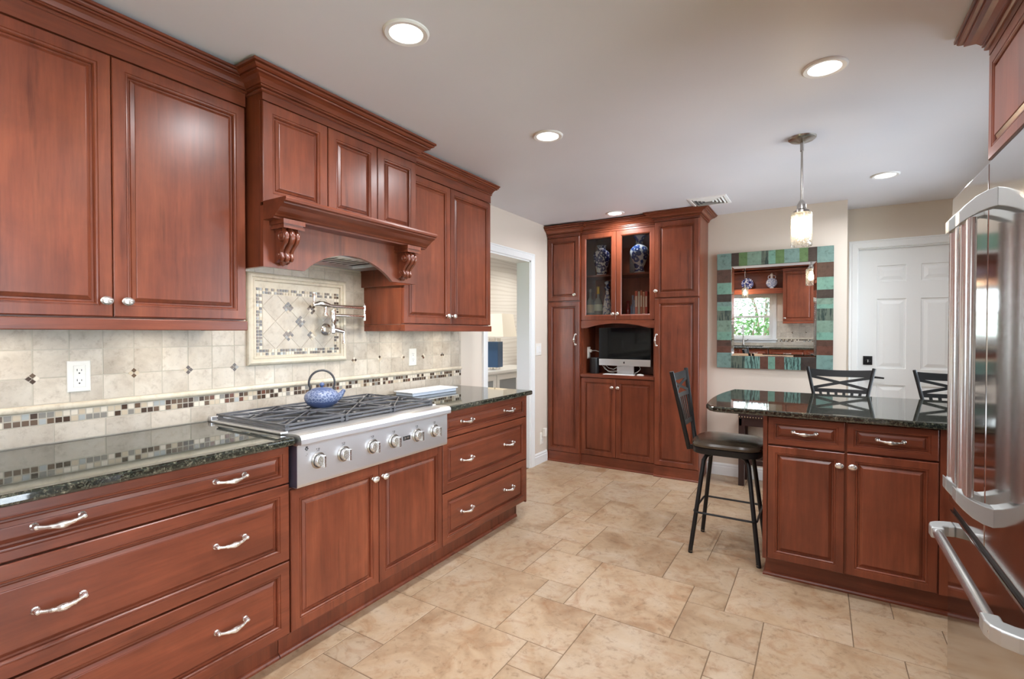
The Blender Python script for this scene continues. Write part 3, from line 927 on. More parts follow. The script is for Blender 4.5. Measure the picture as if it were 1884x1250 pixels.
# ---- range hood
def hood():
    a0, a1 = 1.190, 2.096
    t = thing('range_hood', 'cherry wood range hood with arched valance over the rangetop', 'range hood', (-2.16, 1.643, 1.58))
    b = B(TH)
    b.box(a0, a0 + 0.02, -0.435, -0.021, 1.58, 2.30); b.box(a1 - 0.02, a1, -0.435, -0.021, 1.58, 2.30)
    b.box(a0 + 0.02, a1 - 0.02, -0.05, -0.021, 1.83, 2.30)
    b.build('body', WV, t)
    # arched valance
    pts = [(a0 - 0.0006, 1.5796), (a0 - 0.0006, 1.83), (a1 + 0.0006, 1.83), (a1 + 0.0006, 1.5796), (1.910, 1.5796)]
    c, hw, rise = 1.645, 0.265, 0.100
    R = (hw * hw + rise * rise) / (2 * rise)
    th = math.asin(hw / R)
    for i in range(1, 24):
        q = lerp(th, -th, i / 24)
        pts.append((c + R * math.sin(q), 1.58 + rise - R + R * math.cos(q)))
    pts.append((1.380, 1.5796))
    v = B(lambda a, z, d: (XH + d, a, z)); v.prism(pts, 2, -0.020, 0.0)
    v.build('valance', WV, t)
    for p, q in ((a0, 1.506), (1.508, 1.808), (1.810, a1)):
        door(TH, p, q, 1.842, 2.260, t, name='door_panel', fr=0.055)
    f = B(TH); f.box(a0 - 0.0006, a1 + 0.0006, -0.03, 0.0, 2.262, 2.32); f.build('frieze', WY, t)
    c = B(); c.mold([(XU - 0.01, a0), (XH, a0), (XH, a1), (XU - 0.01, a1)], crown_prof(0.080, 2.292, 2.378), side=-1); c.build('crown_moulding', WY, t, sharp=0.3)
    m = B()
    prof = [(0, 1.770), (0.070, 1.770), (0.072, 1.776), (0.080, 1.780), (0.085, 1.786), (0.100, 1.796), (0.118, 1.810), (0.134, 1.818), (0.140, 1.820), (0.140, 1.826), (0.152, 1.830), (0.155, 1.838), (0.152, 1.846), (0, 1.846)]
    vs = []
    m.mold([(XH, a0), (XH, a1)], [(o, h) for o, h in prof], side=-1)
    # returns of the shelf are square cut to the body, with the profile shown on both ends
    m.build('mantle_shelf', WY, t, sharp=0.3)
    for yc in (1.266, 1.975):
        k = B()
        k.box(XH, XH + 0.098, yc - 0.050, yc + 0.050, 1.752, 1.770)
        k.box(XH, XH + 0.090, yc - 0.044, yc + 0.044, 1.742, 1.752)
        k.box(XH, XH + 0.096, yc - 0.048, yc + 0.048, 1.734, 1.742)
        S = [(0.066, 1.732), (0.083, 1.716), (0.088, 1.699), (0.080, 1.682), (0.063, 1.667), (0.049, 1.653), (0.043, 1.640), (0.047, 1.628), (0.052, 1.619), (0.046, 1.610), (0.034, 1.610)]
        k.prism([(XH, 1.734), (XH + 0.064, 1.734)] + [(XH + x * 0.86, z) for x, z in S] + [(XH + 0.014, 1.600), (XH, 1.596)], 1, yc - 0.030, yc + 0.030)
        fine = []
        for i in range(len(S) - 1):
            for q in range(3):
                fine.append((lerp(S[i][0], S[i + 1][0], q / 3), lerp(S[i][1], S[i + 1][1], q / 3)))
        for dy, r0 in ((-0.026, 0.0095), (0.0, 0.0135), (0.026, 0.0095)):
            n = len(fine)
            k.tube([(XH + x * 0.93, yc + dy * (1 - 0.22 * i / n), z) for i, (x, z) in enumerate(fine)], [r0 * (1.05 - 0.30 * i / n) for i in range(n)], 12)
        for (x, z, r, w) in ((0.056, 1.706, 0.024, 0.037), (0.030, 1.632, 0.015, 0.031)):
            k.lathe([(0.0, -w - 0.003), (r * 0.30, -w - 0.002), (r * 0.42, -w + 0.002), (r * 0.55, -w + 0.003), (r * 0.70, -w), (r * 0.9, -w), (r, -w + 0.004), (r, w - 0.004), (r * 0.9, w), (r * 0.70, w), (r * 0.55, w - 0.003), (r * 0.42, w - 0.002), (r * 0.30, w + 0.002), (0.0, w + 0.003)], (XH + x, yc, z), 20, ax=1, close=False)
        k.lathe([(0.0, -0.018), (0.010, -0.012), (0.019, 0.0), (0.017, 0.010), (0.0, 0.016)], (XH + 0.014, yc, 1.604), 14, ax=2, close=False)
        k.build('corbel', wood_gloss, t)
    # liner and baffle filter
    l = B()
    l.box(-2.375, XH - 0.051, a0 + 0.021, a1 - 0.021, 1.700, 1.730)
    l.box(-2.375, XH - 0.021, a0 + 0.021, a0 + 0.12, 1.680, 1.700); l.box(-2.375, XH - 0.021, a1 - 0.12, a1 - 0.021, 1.680, 1.700)
    l.box(-2.375, -2.33, a0 + 0.12, a1 - 0.12, 1.680, 1.700); l.box(-2.045, XH - 0.051, a0 + 0.12, a1 - 0.12, 1.680, 1.700)
    l.build('liner', STEEL_R, t)
    s = B(); s.box(-2.33, -2.045, a0 + 0.12, a1 - 0.12, 1.6985, 1.6995, 1)
    y = a0 + 0.125
    while y < a1 - 0.14:
        s.box(-2.33, -2.045, y, y + 0.024, 1.6972, 1.6984, 0); y += 0.046
    s.build('baffle_filter', [STEEL_R, DARKGAP], t)
    for yy in (1.40, 1.90):
        area('hood_lamp', (-2.018, yy, 1.677), 0.045, P_HOOD, (1, 0.93, 0.82))
wood_gloss = WV.copy(); wood_gloss.name = 'cherry_carved_gloss'
wood_gloss.node_tree.nodes['Principled BSDF'].inputs['Roughness'].default_value = 0.2
wood_gloss.node_tree.nodes['Principled BSDF'].inputs['Coat Weight'].default_value = 0.6
hood()

# ================================================================= tiled splashback
CHIP = [plain('chip_dark_brown', srgb(74, 58, 48), 0.18), plain('chip_umber', srgb(104, 84, 68), 0.2), plain('chip_grey', srgb(142, 138, 132), 0.18),
        plain('chip_beige', srgb(200, 184, 160), 0.3), plain('chip_cream', srgb(222, 212, 196), 0.35), plain('chip_russet', srgb(112, 74, 60), 0.2), plain('chip_pale_blue_grey', srgb(176, 180, 180), 0.15)]
CW = [30, 18, 12, 16, 22, 2, 4]
RC = random.Random(21)
def chip_mi():
    return RC.choices(range(7), CW)[0]
def chips(b, a0, a1, z0, rows, s, g, d0, d1):
    n = int(round((a1 - a0) / (s + g)))
    p = (a1 - a0) / n
    for r in range(rows):
        for k in range(n):
            b.box(a0 + k * p + g / 2, a0 + (k + 1) * p - g / 2, d0, d1, z0 + r * (s + g) + g / 2, z0 + (r + 1) * (s + g) - g / 2, chip_mi())
def diamond(b, a, z, size, n, d0, d1, gap=0.002):
    """n x n chips set on point"""
    p = size / n
    for i in range(n):
        for j in range(n):
            vs = []
            for dd in (d0, d1):
                for (u, w) in ((i * p + gap / 2, j * p + gap / 2), ((i + 1) * p - gap / 2, j * p + gap / 2), ((i + 1) * p - gap / 2, (j + 1) * p - gap / 2), (i * p + gap / 2, (j + 1) * p - gap / 2)):
                    uu, ww = u - size / 2, w - size / 2
                    vs.append((a + (uu - ww) * 0.7071, dd, z + (uu + ww) * 0.7071))
            b.add(vs, [(0, 1, 2, 3), (4, 5, 6, 7), (0, 1, 5, 4), (1, 2, 6, 5), (2, 3, 7, 6), (3, 0, 4, 7)], RC.choices(range(7), [36, 24, 6, 16, 12, 3, 2])[0])

def splashback(T, a0, a1, zones, dia, label, jx, rows_top=1.357):
    """zones: [(from, to, top height)] of small square tiles above the rail"""
    t = thing('tile_splashback', label, 'splashback', T((a0 + a1) / 2, 0, 0.903))
    b = B(T); b.box(a0, a1, 0.0005, 0.0073, 0.904, rows_top - 0.01); 
    for z0_, z1_, tp in zones:
        if tp > rows_top:
            b.box(z0_, z1_, 0.0005, 0.0073, rows_top - 0.01, tp)
    b.build('grout', GROUT_W, t)
    P = 0.1018; g = 0.0011
    tb = B(T); rr = random.Random(5)
    def tile(p, q, z0, z1):
        p, q = max(p, a0), min(q, a1)
        if q - p < 0.006 or z1 - z0 < 0.006:
            return
        e = 0.0012
        tb.add([(p + g, 0.003, z0 + g), (q - g, 0.003, z0 + g), (q - g, 0.003, z1 - g), (p + g, 0.003, z1 - g),
                (p + g + e, 0.0085, z0 + g + e), (q - g - e, 0.0085, z0 + g + e), (q - g - e, 0.0085, z1 - g - e), (p + g + e, 0.0085, z1 - g - e)],
               [(4, 5, 6, 7), (0, 1, 5, 4), (1, 2, 6, 5), (2, 3, 7, 6), (3, 0, 4, 7)], 0, False, rr.random())
    k0 = int((a0 - jx) / P) - 2
    for k in range(k0, k0 + int((a1 - a0) / P) + 5):
        p = jx + k * P; mid = p + P / 2
        top = rows_top
        for z0_, z1_, tp in zones:
            if z0_ <= mid <= z1_:
                top = tp
        z = 1.143 - P
        while z < top - 0.005:
            tile(p, p + P, max(z, 1.048), min(z + P, top)); z += P
    tb.build('stone_tile', TRAV, t, tone=True)
    tb = B(T)
    y = 0.648 - 0.1540 * 12
    while y < a1:
        tile(y, y + 0.154, 0.905, 0.974); y += 0.154
    tb.build('base_tile', TRAV, t, tone=True)
    r = B(lambda h, d, a: T(a, d, h)); r.prism([(1.022, 0.003)] + [(1.0345 + 0.0125 * math.cos(q), 0.009 + 0.009 * math.sin(q)) for q in [PI - PI * i / 8 for i in range(9)]] + [(1.047, 0.003)], 2, a0, a1, sm=True)
    r.build('pencil_rail', TRAV_P, t)
    c = B(T); chips(c, a0, a1, 0.9755, 2, 0.0185, 0.004, 0.003, 0.0085)
    c.build('mosaic_band', CHIP, t)
    for a in dia:
        c = B(T); diamond(c, a, 1.143, 0.030, 2, 0.006, 0.0095); c.build('diamond_inset', CHIP, t)
    return t
TWL = lambda a, d, z: (XW + d, a, z)
splashback(TWL, -0.70, 3.060, [(1.178, 2.098, 1.67), (2.984, 3.060, 1.357)], [-0.02, 0.184, 0.592, 0.898, 1.102, 1.306, 2.02, 2.222, 2.426, 2.630, 2.834],
           'cream stone tile splashback with mosaic band along the left wall', 0.592)

def feature_panel():
    t = thing('tile_feature_panel', 'framed stone tile panel with mosaic border over the rangetop', 'tile panel', (XW, 1.656, 1.15))
    y0, y1, z0, z1 = 1.362, 1.952, 1.146, 1.605
    T = lambda a, z, d: (XW + 0.0085 + d, a, z)
    b = B(T)
    b.mold([(y0, z0), (y1, z0), (y1, z1), (y0, z1)], [(0, 0), (0, 0.012), (0.004, 0.018), (0.012, 0.022), (0.022, 0.020), (0.026, 0.013), (0.030, 0.013), (0.033, 0.016), (0.038, 0.016), (0.042, 0.010), (0.042, 0)], side=1, closed=True)
    b.build('frame', TRAV_P, t, sharp=0.5)
    f = B(T); f.box(y0 + 0.04, y1 - 0.04, z0 + 0.04, z1 - 0.04, 0.0, 0.005); f.build('field', TRAV_P, t)
    c = B(lambda a, d, z: (XW + 0.0085 + d, a, z))
    s, g = 0.0126, 0.0034
    ya, yb, za, zb = 1.410, 1.904, 1.192, 1.532
    chips(c, ya, yb, za, 2, s, g, 0.004, 0.0075); chips(c, ya, yb, zb - 2 * (s + g), 2, s, g, 0.004, 0.0075)
    n = int((zb - za - 4 * (s + g)) / (s + g)); p = (zb - za - 4 * (s + g)) / n
    for k in range(n):
        zc = za + 2 * (s + g) + k * p
        for yy in (ya, ya + s + g, yb - 2 * (s + g), yb - s - g):
            c.box(yy + g / 2, yy + s + g / 2, 0.004, 0.0075, zc + g / 2, zc + p - g / 2, chip_mi())
    # diagonal tiles inside the border
    ia, ib, ja, jb = ya + 2 * (s + g) + 0.002, yb - 2 * (s + g) - 0.002, za + 2 * (s + g) + 0.002, zb - 2 * (s + g) - 0.002
    h = 0.0715; cy, cz = 1.655, 1.366
    tb = B(T); rr = random.Random(9)
    def clip(poly, ax, lim, keep_less):
        out = []
        for i in range(len(poly)):
            p, q = poly[i], poly[(i + 1) % len(poly)]
            ip = p[ax] <= lim if keep_less else p[ax] >= lim
            iq = q[ax] <= lim if keep_less else q[ax] >= lim
            if ip: out.append(p)
            if ip != iq:
                u = (lim - p[ax]) / (q[ax] - p[ax]); out.append((p[0] + u * (q[0] - p[0]), p[1] + u * (q[1] - p[1])))
        return out
    for i in range(-6, 7):
        for j in range(-5, 6):
            if (i + j) % 2 == 0:
                continue
            c0, c1 = cy + i * h, cz + j * h
            e = h - 0.0012
            poly = [(c0 - e, c1), (c0, c1 - e), (c0 + e, c1), (c0, c1 + e)]
            for ax, lim, kl in ((0, ia, False), (0, ib, True), (1, ja, False), (1, jb, True)):
                poly = clip(poly, ax, lim, kl)
                if len(poly) < 3: break
            if len(poly) >= 3:
                n0 = len(poly)
                tb.add([(p[0], p[1], 0.004) for p in poly] + [(p[0], p[1], 0.0072) for p in poly], [tuple(range(n0, 2 * n0))] + [(k, (k + 1) % n0, n0 + (k + 1) % n0, n0 + k) for k in range(n0)], 0, False, rr.random())
    tb.build('diagonal_tile', TRAV, t, tone=True)
    for a, z in ((cy, cz), (cy - h, cz + h), (cy + h, cz + h), (cy - h, cz - h), (cy + h, cz - h)):
        q = B(lambda a, d, z: (XW + 0.0085 + d, a, z)); diamond(q, a, z, 0.046, 3, 0.0065, 0.0085); q.build('diamond_inset', CHIP, t)
    c.build('mosaic_border', CHIP, t)
feature_panel()

# ---- outlets and switch plates
def outlet(T, a, z, label, w=0.070, h=0.116, mat=PLASTIC, name='wall_outlet', cat='outlet', d=0.0):
    t = thing(name, label, cat, T(a, d, z))
    b = B(T); b.panel(a - w / 2, a + w / 2, z - h / 2, z + h / 2, [(0, d), (0, d + 0.004), (0.003, d + 0.006), (0.016, d + 0.006), (0.0165, d + 0.005), (0.018, d + 0.005), (0.0185, d + 0.0075)])
    b.build('plate', mat, t)
    s = B(T)
    for dz in (-0.019, 0.019):
        s.box(a - 0.0075, a - 0.0055, d + 0.0070, d + 0.0079, z + dz + 0.001, z + dz + 0.009); s.box(a + 0.0055, a + 0.0075, d + 0.0070, d + 0.0079, z + dz + 0.001, z + dz + 0.007)
        s.lathe([(0.0026, d + 0.007), (0.0026, d + 0.0079)], (a, 0, z + dz - 0.007), 10, ax=1)
    s.build('slot', DARKGAP, t)
    return t
outlet(TWL, 0.721, 1.143, 'white wall outlet on the tile splashback under the left upper cabinet', d=0.0085)
outlet(TWL, 2.519, 1.141, 'white wall outlet on the tile splashback right of the kettle', d=0.0085)
def switch():
    a, z = 4.315, 1.142
    t = thing('light_switch', 'white light switch plate between doorway and tall pantry', 'switch', TWL(a, 0, z))
    b = B(TWL); b.panel(a - 0.058, a + 0.058, z - 0.060, z + 0.060, [(0, 0), (0, 0.004), (0.003, 0.006)]); b.build('plate', PLASTIC, t)
    for da in (-0.024, 0.024):
        k = B(TWL); k.panel(a + da - 0.0165, a + da + 0.0165, z - 0.033, z + 0.033, [(0, 0.005), (0.001, 0.0085), (0.003, 0.009)]); k.build('rocker', WHITE, t)
switch()
outlet(TWL, 4.385, 0.245, 'white wall outlet low on the wall left of the tall pantry')
b = B(TWL); b.box(4.385, 4.425, 0.0085, 0.045, 0.262, 0.345); tag(b.build('plug_adapter', PLASTIC, bevel=0.006), 'white plug adapter in the low outlet beside the tall pantry', 'adapter')

# ================================================================= gas rangetop
def rangetop():
    y0, y1 = 1.184, 2.092
    t = thing('gas_rangetop', 'stainless steel gas rangetop with six burners and six front knobs', 'rangetop', (-2.03, 1.638, 0.70))
    b = B(); b.box(-2.372, -1.80, y0, y1, 0.70, 0.908); b.box(-2.372, -2.345, y0, y1, 0.90, 0.925)
    b.box(-2.30, -1.80, y0 - 0.014, y0 + 0.02, 0.904, 0.914); b.box(-2.30, -1.80, y1 - 0.02, y1 + 0.006, 0.904, 0.914)
    b.build('body', STEEL_R, t, bevel=0.003)
    # control panel with rolled landing ledge, one profile along the front
    prof = [(-1.802, 0.908), (-1.755, 0.911), (-1.722, 0.912), (-1.700, 0.909), (-1.692, 0.902), (-1.690, 0.893), (-1.690, 0.876), (-1.694, 0.872), (-1.706, 0.872), (-1.716, 0.868), (-1.7165, 0.860), (-1.7165, 0.712), (-1.719, 0.702), (-1.726, 0.700), (-1.802, 0.700)]
    p = B(); p.prism(prof, 1, y0, y1)
    p.build('control_panel', STEEL_R, t, sharp=0.6)
    s = B(); s.box(-1.800, -1.7185, y0 - 0.0008, y0, 0.703, 0.866); s.build('side_gap_shade', plain('shaded_steel_side', (0.10, 0.09, 0.13, 1), 0.4, 0.6), t)  # thin dark sheet, the shade in the gap beside the panel painted as colour
    w = B(); w.box(-2.33, -1.815, y0 + 0.025, y1 - 0.025, 0.9075, 0.9095); w.build('drip_tray', IRON, t)
    for i, (yk, ang) in enumerate(((1.278, 0), (1.404, 0), (1.564, 0), (1.696, 0), (1.854, 0), (1.987, 0))):
        k = B()
        k.lathe([(0.033, 0.0), (0.033, 0.004), (0.029, 0.007), (0.0265, 0.007)], (-1.7165, yk, 0.793), 32, ax=0, close=False)
        kb = k.build('knob_bezel', NICKEL, t)
        k = B()
        k.lathe([(0.024, 0.003), (0.024, 0.020), (0.0225, 0.024), (0.0, 0.024)], (-1.7165, yk, 0.793), 32, ax=0, close=False)
        k.box(-1.7165 + 0.024, -1.7165 + 0.045, yk - 0.0062, yk + 0.0062, 0.770, 0.816)
        kk = k.build('knob', STEEL_H, t, bevel=0.0015)
        m = B(); m.box(-1.7165 + 0.045, -1.7165 + 0.0454, yk - 0.001, yk + 0.001, 0.806, 0.814); m.build('pointer', BLACKP, kk)
        g = B()      # small printed marks over each knob
        for dy, dz, ww, hh in ((-0.006, 0.046, 0.0035, 0.0035), (0.004, 0.047, 0.008, 0.0022), (0.004, 0.043, 0.008, 0.0022), (0.0, 0.038, 0.014, 0.0018)):
            g.box(-1.7165, -1.7161, yk + dy - ww / 2, yk + dy + ww / 2, 0.793 + dz - hh / 2, 0.793 + dz + hh / 2)
        g.build('printed_mark', BLACKP, t)
    d = B(); d.box(-1.7165, -1.7145, 1.758, 1.806, 0.782, 0.802); d.box(-1.7145, -1.7135, 1.764, 1.776, 0.786, 0.798, 1); d.box(-1.7145, -1.7135, 1.782, 1.796, 0.787, 0.797, 1)
    d.build('igniter_switch', [BLACKP, STEEL_H], t)
    e = B()          # small dark crest at the left end of the panel
    for dy, dz, r in ((0, 0.007, 0.0035), (-0.005, 0.001, 0.003), (0.005, 0.001, 0.003), (0.0, -0.004, 0.0025), (0.002, -0.020, 0.0014), (-0.002, -0.026, 0.0012)):
        e.lathe([(r, 0), (r, 0.0005)], (-1.7165, 1.226 + dy, 0.848 + dz), 10, ax=0)
    for dy in (-0.004, 0.0, 0.004):
        e.box(-1.7165, -1.7161, 1.226 + dy - 0.0008, 1.226 + dy + 0.0008, 0.842, 0.858)
    e.build('crest', BLACKP, t)
    # burners and grates: three grates side by side, two burners each
    W = (y1 - y0 - 0.02) / 3
    zt = 0.940
    for i in range(3):
        ya = y0 + 0.010 + i * W + 0.0015; yb = ya + W - 0.003; yc = (ya + yb) / 2
        for xc in (-2.195, -1.935):
            u = B(); u.lathe([(0.050, 0.909), (0.050, 0.914), (0.036, 0.917), (0.036, 0.924), (0.030, 0.928), (0.0, 0.929)], (xc, yc, 0), 28, close=False)
            u.build('burner', IRON, t)
        g = B()
        xa, xb = -2.322, -1.808
        h, w = 0.009, 0.008
        zc = zt - h / 2
        for yy in (ya + w / 2, yb - w / 2):
            g.bar((xa, yy, zc), (xb, yy, zc), w, h)
        for xx in (xa + w / 2, xb - w / 2, (xa + xb) / 2):
            g.bar((xx, ya, zc), (xx, yb, zc), w, h)
        xm = (xa + xb) / 2
        for (p, q) in ((xa, xm), (xm, xb)):
            cx = (p + q) / 2
            g.bar((p, ya, zc), (q, yb, zc), 0.0065, h); g.bar((p, yb, zc), (q, ya, zc), 0.0065, h)
            for (u0, v0) in ((p + 0.065, ya), (q - 0.065, ya), (p + 0.065, yb), (q - 0.065, yb)):
                sy = 1 if v0 == ya else -1
                sx = 1 if u0 > cx else -1
                g.bar((u0, v0, zc), (u0 - sx * 0.0, v0 + sy * 0.040, zc), 0.007, h)
                g.bar((u0, v0 + sy * 0.040, zc), (u0 - sx * 0.045, v0 + sy * 0.088, zc), 0.007, h)
        for xx in (xa + 0.012, xb - 0.012):
            for yy in (ya + 0.012, yb - 0.012):
                g.box(xx - 0.008, xx + 0.008, yy - 0.008, yy + 0.008, 0.9095, zt - h)
        g.bar((xa, ya + 0.004, 0.920), (xb, ya + 0.004, 0.920), 0.006, 0.010); g.bar((xa, yb - 0.004, 0.920), (xb, yb - 0.004, 0.920), 0.006, 0.010)
        g.bar((xb - 0.004, ya, 0.920), (xb - 0.004, yb, 0.920), 0.006, 0.010)
        g.build('grate', GRATE, t, bevel=0.002)
rangetop()

def kettle():
    c = (-2.10, 1.588, 0.9405)
    t = thing('kettle', 'blue cast iron kettle with loop handle on the rangetop', 'kettle', c)
    m = bpy.data.materials.new('blue_hammered_enamel'); nt = NT(m)
    v = nt.n('ShaderNodeTexVoronoi', i_Scale=75.0); nt.l(nt.coords(), v.inputs['Vector'])
    dd = nt.n('ShaderNodeTexVoronoi', i_Scale=75.0, feature='DISTANCE_TO_EDGE'); nt.l(nt.coords(), dd.inputs['Vector'])
    col = nt.ramp(dd.outputs[0], [(0.0, srgb(160, 170, 192)), (0.05, srgb(118, 130, 162)), (0.14, srgb(80, 94, 132))])
    nt.l(col, nt.b.inputs['Base Color']); nt.b.inputs['Roughness'].default_value = 0.3
    nt.bump(dd.outputs[0], 0.3, 0.003)
    smooth = plain('blue_enamel', srgb(80, 96, 138), 0.28)
    b = B(); b.lathe([(0.0, 0.0), (0.050, 0.0), (0.058, 0.006), (0.072, 0.018), (0.079, 0.030)], c, 40, close=False, mi=1)
    b.lathe([(0.079, 0.030), (0.083, 0.044), (0.081, 0.058), (0.070, 0.074), (0.055, 0.083), (0.046, 0.086)], c, 40, close=False, mi=0)
    b.build('body', [m, smooth], t)
    l = B(); l.lathe([(0.048, 0.085), (0.047, 0.089), (0.030, 0.094), (0.012, 0.096), (0.0, 0.096)], c, 32, close=False)
    ld = l.build('lid', smooth, t)
    k = B(); k.lathe([(0.005, 0.095), (0.006, 0.101), (0.012, 0.106), (0.012, 0.113), (0.006, 0.119), (0.0, 0.120)], c, 20, close=False); k.build('lid_knob', smooth, ld)
    ax = Vector((math.cos(2.30), math.sin(2.30), 0))    # handle plane, seen nearly square on
    sx = Vector((0.62, 0.78, 0)).normalized()
    s = B(); C0 = Vector(c)
    s.tube([C0 + sx * 0.068 + Vector((0, 0, 0.040)), C0 + sx * 0.085 + Vector((0, 0, 0.052)), C0 + sx * 0.097 + Vector((0, 0, 0.068)), C0 + sx * 0.106 + Vector((0, 0, 0.081))], [0.020, 0.016, 0.011, 0.008], 14)
    s.build('spout', m, t)
    h = B(); pts = []
    for i in range(25):
        q = lerp(-0.15 * PI, 1.15 * PI, i / 24)
        pts.append(C0 + sx * (0.060 * math.cos(q)) + Vector((0, 0, 0.118 + 0.052 * math.sin(q) + (0.010 if 0 < q < PI else 0) * math.sin(q))))
    pts = [C0 + sx * 0.058 + Vector((0, 0, 0.076))] + pts + [C0 - sx * 0.058 + Vector((0, 0, 0.076))]
    h.tube(pts, 0.0042, 10, flat=1.3); h.build('handle', IRON, t)
kettle()

def tray():
    # low white lidded box lying on the right counter against the splashback
    t = thing('cutlery_tray', 'low white oblong tray with embossed lid on the right counter', 'tray', (-2.20, 2.50, 0.903))
    r = math.radians(-3)
    def T(a, d, z):
        c, s = math.cos(r), math.sin(r)
        return (-2.235 + d * c - a * s, 2.515 + d * s + a * c, z)
    b = B(T); b.box(-0.205, 0.205, -0.078, 0.078, 0.9035, 0.924); b.build('body', plain('white_blue_plastic', srgb(206, 216, 230), 0.4), t, bevel=0.004)
    l = B(T); l.box(-0.215, 0.215, -0.086, 0.086, 0.924, 0.932); l.build('lid', plain('white_lid', srgb(238, 240, 244), 0.4), t, bevel=0.003)
    p = B(T)
    for k in range(4):
        a = -0.155 + k * 0.103
        p.panel(a - 0.036, a + 0.036, -0.05, 0.05, [(0, 0), (0.002, 0.0025), (0.008, 0.0025), (0.010, 0.0008)]) if False else p.box(a - 0.036, a + 0.036, -0.045, 0.045, 0.932, 0.9345)
    p.build('embossing', plain('lid_relief', srgb(224, 226, 230), 0.4), t, bevel=0.002)
tray()

def pot_filler():
    x0 = XW + 0.0157
    t = thing('pot_filler', 'chrome folding pot filler tap mounted on the framed tile panel', 'tap', (x0, 1.820, 1.325))
    X = -2.285
    b = B()
    b.lathe([(0.036, 0.0), (0.036, 0.006), (0.030, 0.014), (0.018, 0.020), (0.014, 0.030), (0.013, -2.285 - x0 + 0.0)], (x0, 1.815, 1.325), 28, ax=0, mi=0)
    b.build('escutcheon', CHROME, t)
    v = B()
    v.lathe([(0.013, -0.028), (0.017, -0.022), (0.017, 0.0), (0.014, 0.004), (0.014, 0.030), (0.017, 0.036), (0.0165, 0.100), (0.013, 0.106), (0.0, 0.107)], (X, 1.800, 1.330), 24, close=False)
    v.tube([(X, 1.800, 1.327), (X + 0.008, 1.835, 1.318), (X + 0.014, 1.862, 1.312)], [0.015, 0.014, 0.011], 14)
    v.build('valve_body', CHROME, t)
    l = B(); l.lathe([(0.009, 0.012), (0.009, -0.006)], (X + 0.014, 1.862, 1.306), 14)
    l.tube([(X + 0.014, 1.862, 1.306), (X + 0.014, 1.862, 1.275), (X + 0.014, 1.862, 1.247)], [0.0055, 0.006, 0.010], 12); l.build('lever_handle', CHROME, t)
    a = B()
    a.tube([(X, 1.800, 1.402), (X, 2.022, 1.402)], 0.0098, 14)
    a.build('lower_arm', CHROME, t)
    j = B(); j.lathe([(0.004, -0.024), (0.012, -0.020), (0.012, 0.016), (0.0075, 0.020), (0.0075, 0.034), (0.012, 0.038), (0.012, 0.066), (0.005, 0.070), (0.004, 0.078), (0.0, 0.080)], (X, 2.024, 1.400), 20, close=False); j.build('joint', CHROME, t)
    u = B(); u.tube([(X, 2.024, 1.452), (X + 0.01, 1.80, 1.452), (X + 0.014, 1.735, 1.455)], [0.0098, 0.0098, 0.0105], 14)
    u.tube([(X + 0.012, 1.765, 1.455), (X + 0.014, 1.735, 1.460), (X + 0.016, 1.700, 1.462), (X + 0.017, 1.668, 1.455)], [0.013, 0.016, 0.015, 0.009], 14)
    u.build('upper_arm', CHROME, t)
    n = B(); n.lathe([(0.0, 0.0), (0.015, 0.0), (0.013, 0.010), (0.009, 0.018), (0.009, 0.050)], (X + 0.014, 1.742, 1.398), 20, close=False); n.build('spout_nozzle', CHROME, t)
    h = B(); h.lathe([(0.008, 0.0), (0.008, 0.008), (0.005, 0.014), (0.0055, 0.030), (0.009, 0.064), (0.007, 0.070), (0.0, 0.071)], (X + 0.017, 1.668, 1.450), 16, close=False); h.build('spout_handle', CHROME, t)
pot_filler()

# ================================================================= tall units on the back wall
YT = 4.50
TB = lambda a, d, z: (a, YT - d, z)
YM = 4.53
TM = lambda a, d, z: (a, YM - d, z)
def pantry(a0, a1, label, zsplit, ztop, pull_a, knob_a, crown_path, crown_z, right):
    t = thing('pantry_cabinet', label, 'cabinet', ((a0 + a1) / 2, 4.69, 0))
    b = B(TB); b.box(a0, a1, -0.375, -0.0205, 0.0, ztop + 0.03); b.build('body', WV, t)
    k = B(TB); k.box(a0, a1, -0.0205, -0.008, 0.0, 0.102); k.mold([(a0, -0.008), (a1, -0.008)], [(0, 0), (0.012, 0), (0.012, 0.008), (0.008, 0.014), (0, 0.017)], side=1); k.build('plinth', WX, t)
    d = door(TB, a0 + 0.004, a1 - 0.002, 0.106, zsplit - 0.006, t); pull(TB, pull_a, 1.240, d, vert=True)
    u = door(TB, a0 + 0.004, a1 - 0.002, zsplit + 0.006, ztop, t); knob(TB, knob_a, 1.684, u)
    f = B(TB); f.box(a0, a1, -0.03, 0.0, ztop + 0.002, ztop + 0.045); f.build('frieze', WX, t)
    c = B(); c.mold(crown_path, crown_prof(0.082, ztop + 0.022, crown_z), side=1); c.build('crown_moulding', WX, t, sharp=0.3)
    return t
pantry(-2.374, -2.018, 'tall narrow cherry pantry left of the hutch, beside the doorway', 1.620, 2.262, -2.060, -2.068, [(-2.018, YM), (-2.018, YT), (-2.374, YT)], 2.372, False)
pantry(-1.284, -0.893, 'tall narrow cherry pantry right of the hutch, behind the bar stool', 1.618, 2.305, -1.262, -1.266, [(-0.893, YB - 0.002), (-0.893, YT), (-1.284, YT), (-1.284, YM)], 2.386, True)

